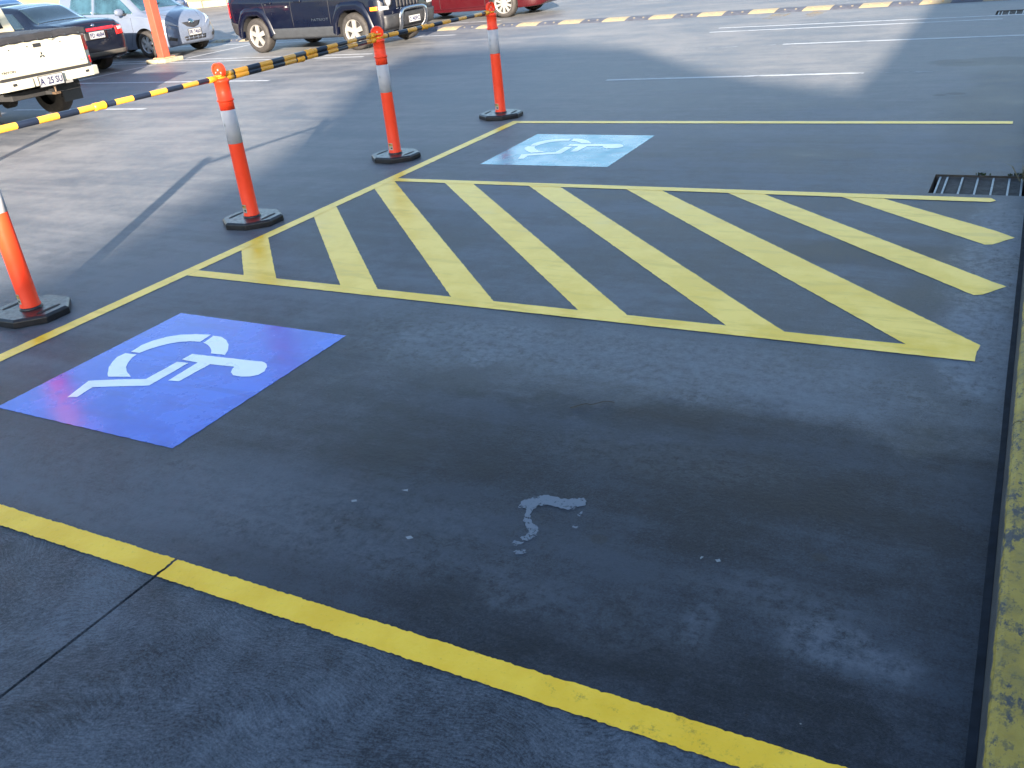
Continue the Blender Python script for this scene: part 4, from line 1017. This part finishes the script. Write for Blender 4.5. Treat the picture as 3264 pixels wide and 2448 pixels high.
t_ = text2d('GLX', .030); flat('badge_lettering', [(a*1.3+.615, b+.775) for a, b in t_[0]], t_[1], M_alloy, .002)
for a, b in ((-.46, 1.04), (-.18, 1.05), (.34, 1.045)):
    q = MB(); q.lathe([(.009, -.004), (.009, .004)], 10, 'z'); mob('stud', [(TX+p.z, -a+p.x, b+p.y) for p in q.v], q.f, M_black, c.e)
# bumper, step, plate, tow gear
gq = MB(); gq.box(-2.44, -2.36, -.72, .72, .6685, .6985); gq.build('tailgate_gap', M_dark, c.e)
bp = MB(); pts = [(-2.36, -.83), (-2.46, -.80), (-2.50, -.68), (-2.50, -.30), (-2.475, -.27), (-2.475, .27), (-2.50, .30), (-2.50, .68), (-2.46, .80), (-2.36, .83), (-2.30, .83), (-2.30, -.83)]
bp.prism(pts, .545, .668); bp.build('rear_bumper', pw, c.e, bevel=.012)
for sd_ in (-1, 1):
    q = MB(); q.box(-2.475, -2.45, sd_*.806-.006, sd_*.806+.008, .60, .66); 
    c.quad('bumper_reflector', [(sd_*.775, .70), (sd_*.815, .70), (sd_*.80, .80), (sd_*.765, .80)], 'B', M_red_lamp, off=.016)
    q = MB(); q.box(-2.506, -2.497, sd_*.58-.03, sd_*.58+.03, .60, .635); q.build('bumper_recess', M_black, c.e, bevel=.004)
for y in (-.22, .02, .24): q = MB(); q.box(-2.43, -2.40, y-.035, y+.035, .672, .692); q.build('step_bracket', M_black, c.e)
c.plate(-2.515, .04, .595, .375, .135, 'A  25 SU', 'B')
tb = MB(); tb.box(-2.30, -1.9, -.55, .55, .40, .50); tb.box(-2.42, -2.25, -.03, .03, .40, .45); tb.build('tow_bar', M_dark, c.e, bevel=.006)
tb = MB(); tb.lathe([(.012, .43), (.014, .50), (.025, .505), (.028, .53), (.012, .555)], 14, c=(-2.46, -.02, 0)); tb.box(-2.50, -2.40, -.06, .02, .40, .43); tb.build('tow_ball', simple('rusty_steel', (.10, .065, .04), .5, metal=.4, nz=.4, sc=30), c.e, smooth=False)
q = MB(); q.box(-2.505, -2.49, -.30, -.18, .515, .545); q.build('trailer_socket', M_alloy, c.e)
ch = MB(); ch.box(-2.1, 2.1, -.5, -.42, .40, .52); ch.box(-2.1, 2.1, .42, .5, .40, .52); ch.tube([(-1.38, -.7, .34), (-1.38, .7, .34)], .05, 10); ch.lathe([(.02, -.12), (.12, -.06), (.12, .06), (.02, .12)], 12, 'y', (-1.38, 0, .34)); ch.build('chassis', M_dark, c.e)
# soft tonneau cover: sags and laps over the tailgate
vv, ff = [], []; nxx, nyy = 16, 40
for i_ in range(nxx+1):
    for j_ in range(nyy+1):
        y = -.80+1.60*j_/nyy; t = i_/nxx
        if t < .75: x = -.86-(2.40-.86+.02)*(t/.75); z = 1.195+.012*math.sin(j_*.9)*(t/.75)-.018*abs(y/.8)**6
        else:
            k = (t-.75)/.25; x = -2.42-.004*k; z = 1.195-.085*k+.005*math.sin(j_*1.25)*k-.018*abs(y/.8)**6
        vv.append((x, y*(1+.0*t), z))
for i_ in range(nxx):
    for j_ in range(nyy): a = i_*(nyy+1)+j_; ff.append((a, a+nyy+1, a+nyy+2, a+1))
mob('tray_cover', vv, ff, simple('black_vinyl', (.018, .018, .021), .6, nz=.2, sc=6), c.e, smooth=True, solid=.006)
for y in (-.66, -.44, -.22, 0, .22, .44, .66):
    q = MB(); q.lathe([(.010, -.006), (.010, .006)], 10); mob('cover_clip', [(-2.431+p.z, y+p.x, 1.125+p.y) for p in q.v], q.f, M_chrome, c.e)
q = MB(); q.tube([(-2.428, -.12, 1.12), (-2.430, -.20, 1.085), (-2.430, -.22, 1.085), (-2.430, -.28, 1.12)], .0035, 6); q.tube([(-2.43, -.50, 1.13), (-2.43, -.68, 1.09)], .0035, 6); q.build('cover_cord', M_black, c.e)

# ------------------------------------------------------------------ coral steel column on its concrete footing
ce = empty('steel_column', (-16.62, 14.76, 0), R(-2), 'coral orange steel column standing on a low concrete footing', 'column')
q = MB(); q.box(-.095, .095, -.095, .095, .085, 4.6); q.build('shaft', M_coral, ce, bevel=.012)
q = MB(); q.box(-.30, .02, -.26, .25, .0, .075); q.box(.022, .31, -.26, .25, .0, .084); q.build('footing', M_conc, ce, bevel=.01)
q = MB(); q.box(-.16, .16, -.16, .16, .0845, .097); bp_ = q.build('base_plate', simple('base_plate_paint', (.55, .25, .12), .6), ce)
for a in (-.13, .13):
    for b in (-.13, .13): q = MB(); q.lathe([(.014, .097), (.014, .12)], 6, c=(a, b, 0)); q.build('bolt', M_conc_dark, bp_)

# ------------------------------------------------------------------ far boundary wall
def sandy():
    M = Mat('sandstone_wall', rough=.85)
    a = M.noise(.8, 6, .6); s_ = M.noise(1, 5, .6, vec=M.map((.5, .5, 7)))
    cc = M.mix(M.ramp(s_, .35, .65), (.115, .088, .050), (.165, .130, .078)); cc = M.mix(M.math('MULTIPLY', M.ramp(a, .5, .7), .35), cc, (.30, .25, .17))
    M.color(cc); M.bump(s_, .5, .05); return M.m
Msand = sandy()
we = empty('boundary_wall', (-34.4, 34.0, 0), math.atan2(.55, 1.0), 'long sandy yellow wall with a low block kerb at the back of the car park', 'wall')
q = MB(); q.box(-60, 40, .45, .9, -.1, 3.0); q.build('wall_face', Msand, we)
for zz in (.75, 1.4, 2.1): q = MB(); q.box(-60, 40, .43, .449, zz, zz+.05); q.build('course_ledge', simple('ledge', (.09, .07, .04), .9), we)
q = MB()
x = -60.
while x < 40: q.box(x, x+1.15, .0, .44, -.05, .28+.02*random.random()); x += 1.17
q.build('kerb_blocks', simple('pale_block', (.19, .17, .12), .85, nz=.2, sc=3), we, bevel=.02)

# ------------------------------------------------------------------ small things
def twig(pts, r, label):
    q = MB(); q.tube(crom(pts, 4), r, 6, rad=None); tag(q.build('twig', simple('twig_bark', (.05, .04, .03), .8)), label, 'twig')
twig([(-1.505, 2.99, .004), (-1.46, 3.035, .007), (-1.43, 3.04, .006), (-1.39, 3.085, .005), (-1.35, 3.09, .004)], .0016, 'thin dark twig lying on the bay floor')
M_weed = simple('weed_leaf', (.018, .034, .008), .7, nz=.4, sc=40)
M_straw = simple('dry_straw', (.15, .14, .09), .7)
def weed(x, y, n, h, label, mat=M_weed, spread=.5):
    vv, ff = [], []
    for i_ in range(n):
        a = random.uniform(0, 6.28); L = h*random.uniform(.6, 1.2); b = random.uniform(.3, 1.)*spread*L; w = .0045*random.uniform(.6, 1.4)
        ox, oy = random.gauss(0, .018), random.gauss(0, .010); k = len(vv); p = Vector((-math.sin(a), math.cos(a), 0))
        for t in (0, .5, 1):
            c_ = Vector((ox+math.cos(a)*b*t, oy+math.sin(a)*b*t, L*math.sin(t*1.9)*.8)); ww = w*(1-t*.8)*(1.6 if t == .5 else 1)
            vv += [c_-p*ww, c_+p*ww]
        ff += [(k, k+1, k+3, k+2), (k+2, k+3, k+5, k+4)]
    o = mob('weed', vv, ff, mat); o.location = (x, y, 0)
    tag(o, label, 'weed', 'weeds around the drain grate')
weed(-.20, 6.925, 22, .018, 'small green weed tuft behind the middle of the drain grate')
weed(.00, 6.93, 24, .02, 'low green weed tuft at the back right of the drain grate')
weed(.078, 6.85, 34, .06, 'taller weed tuft between drain grate and kerb', spread=1.)
weed(.06, 6.80, 12, .11, 'dry straw-coloured stalks at the kerb end of the drain grate', M_straw, 1.4)
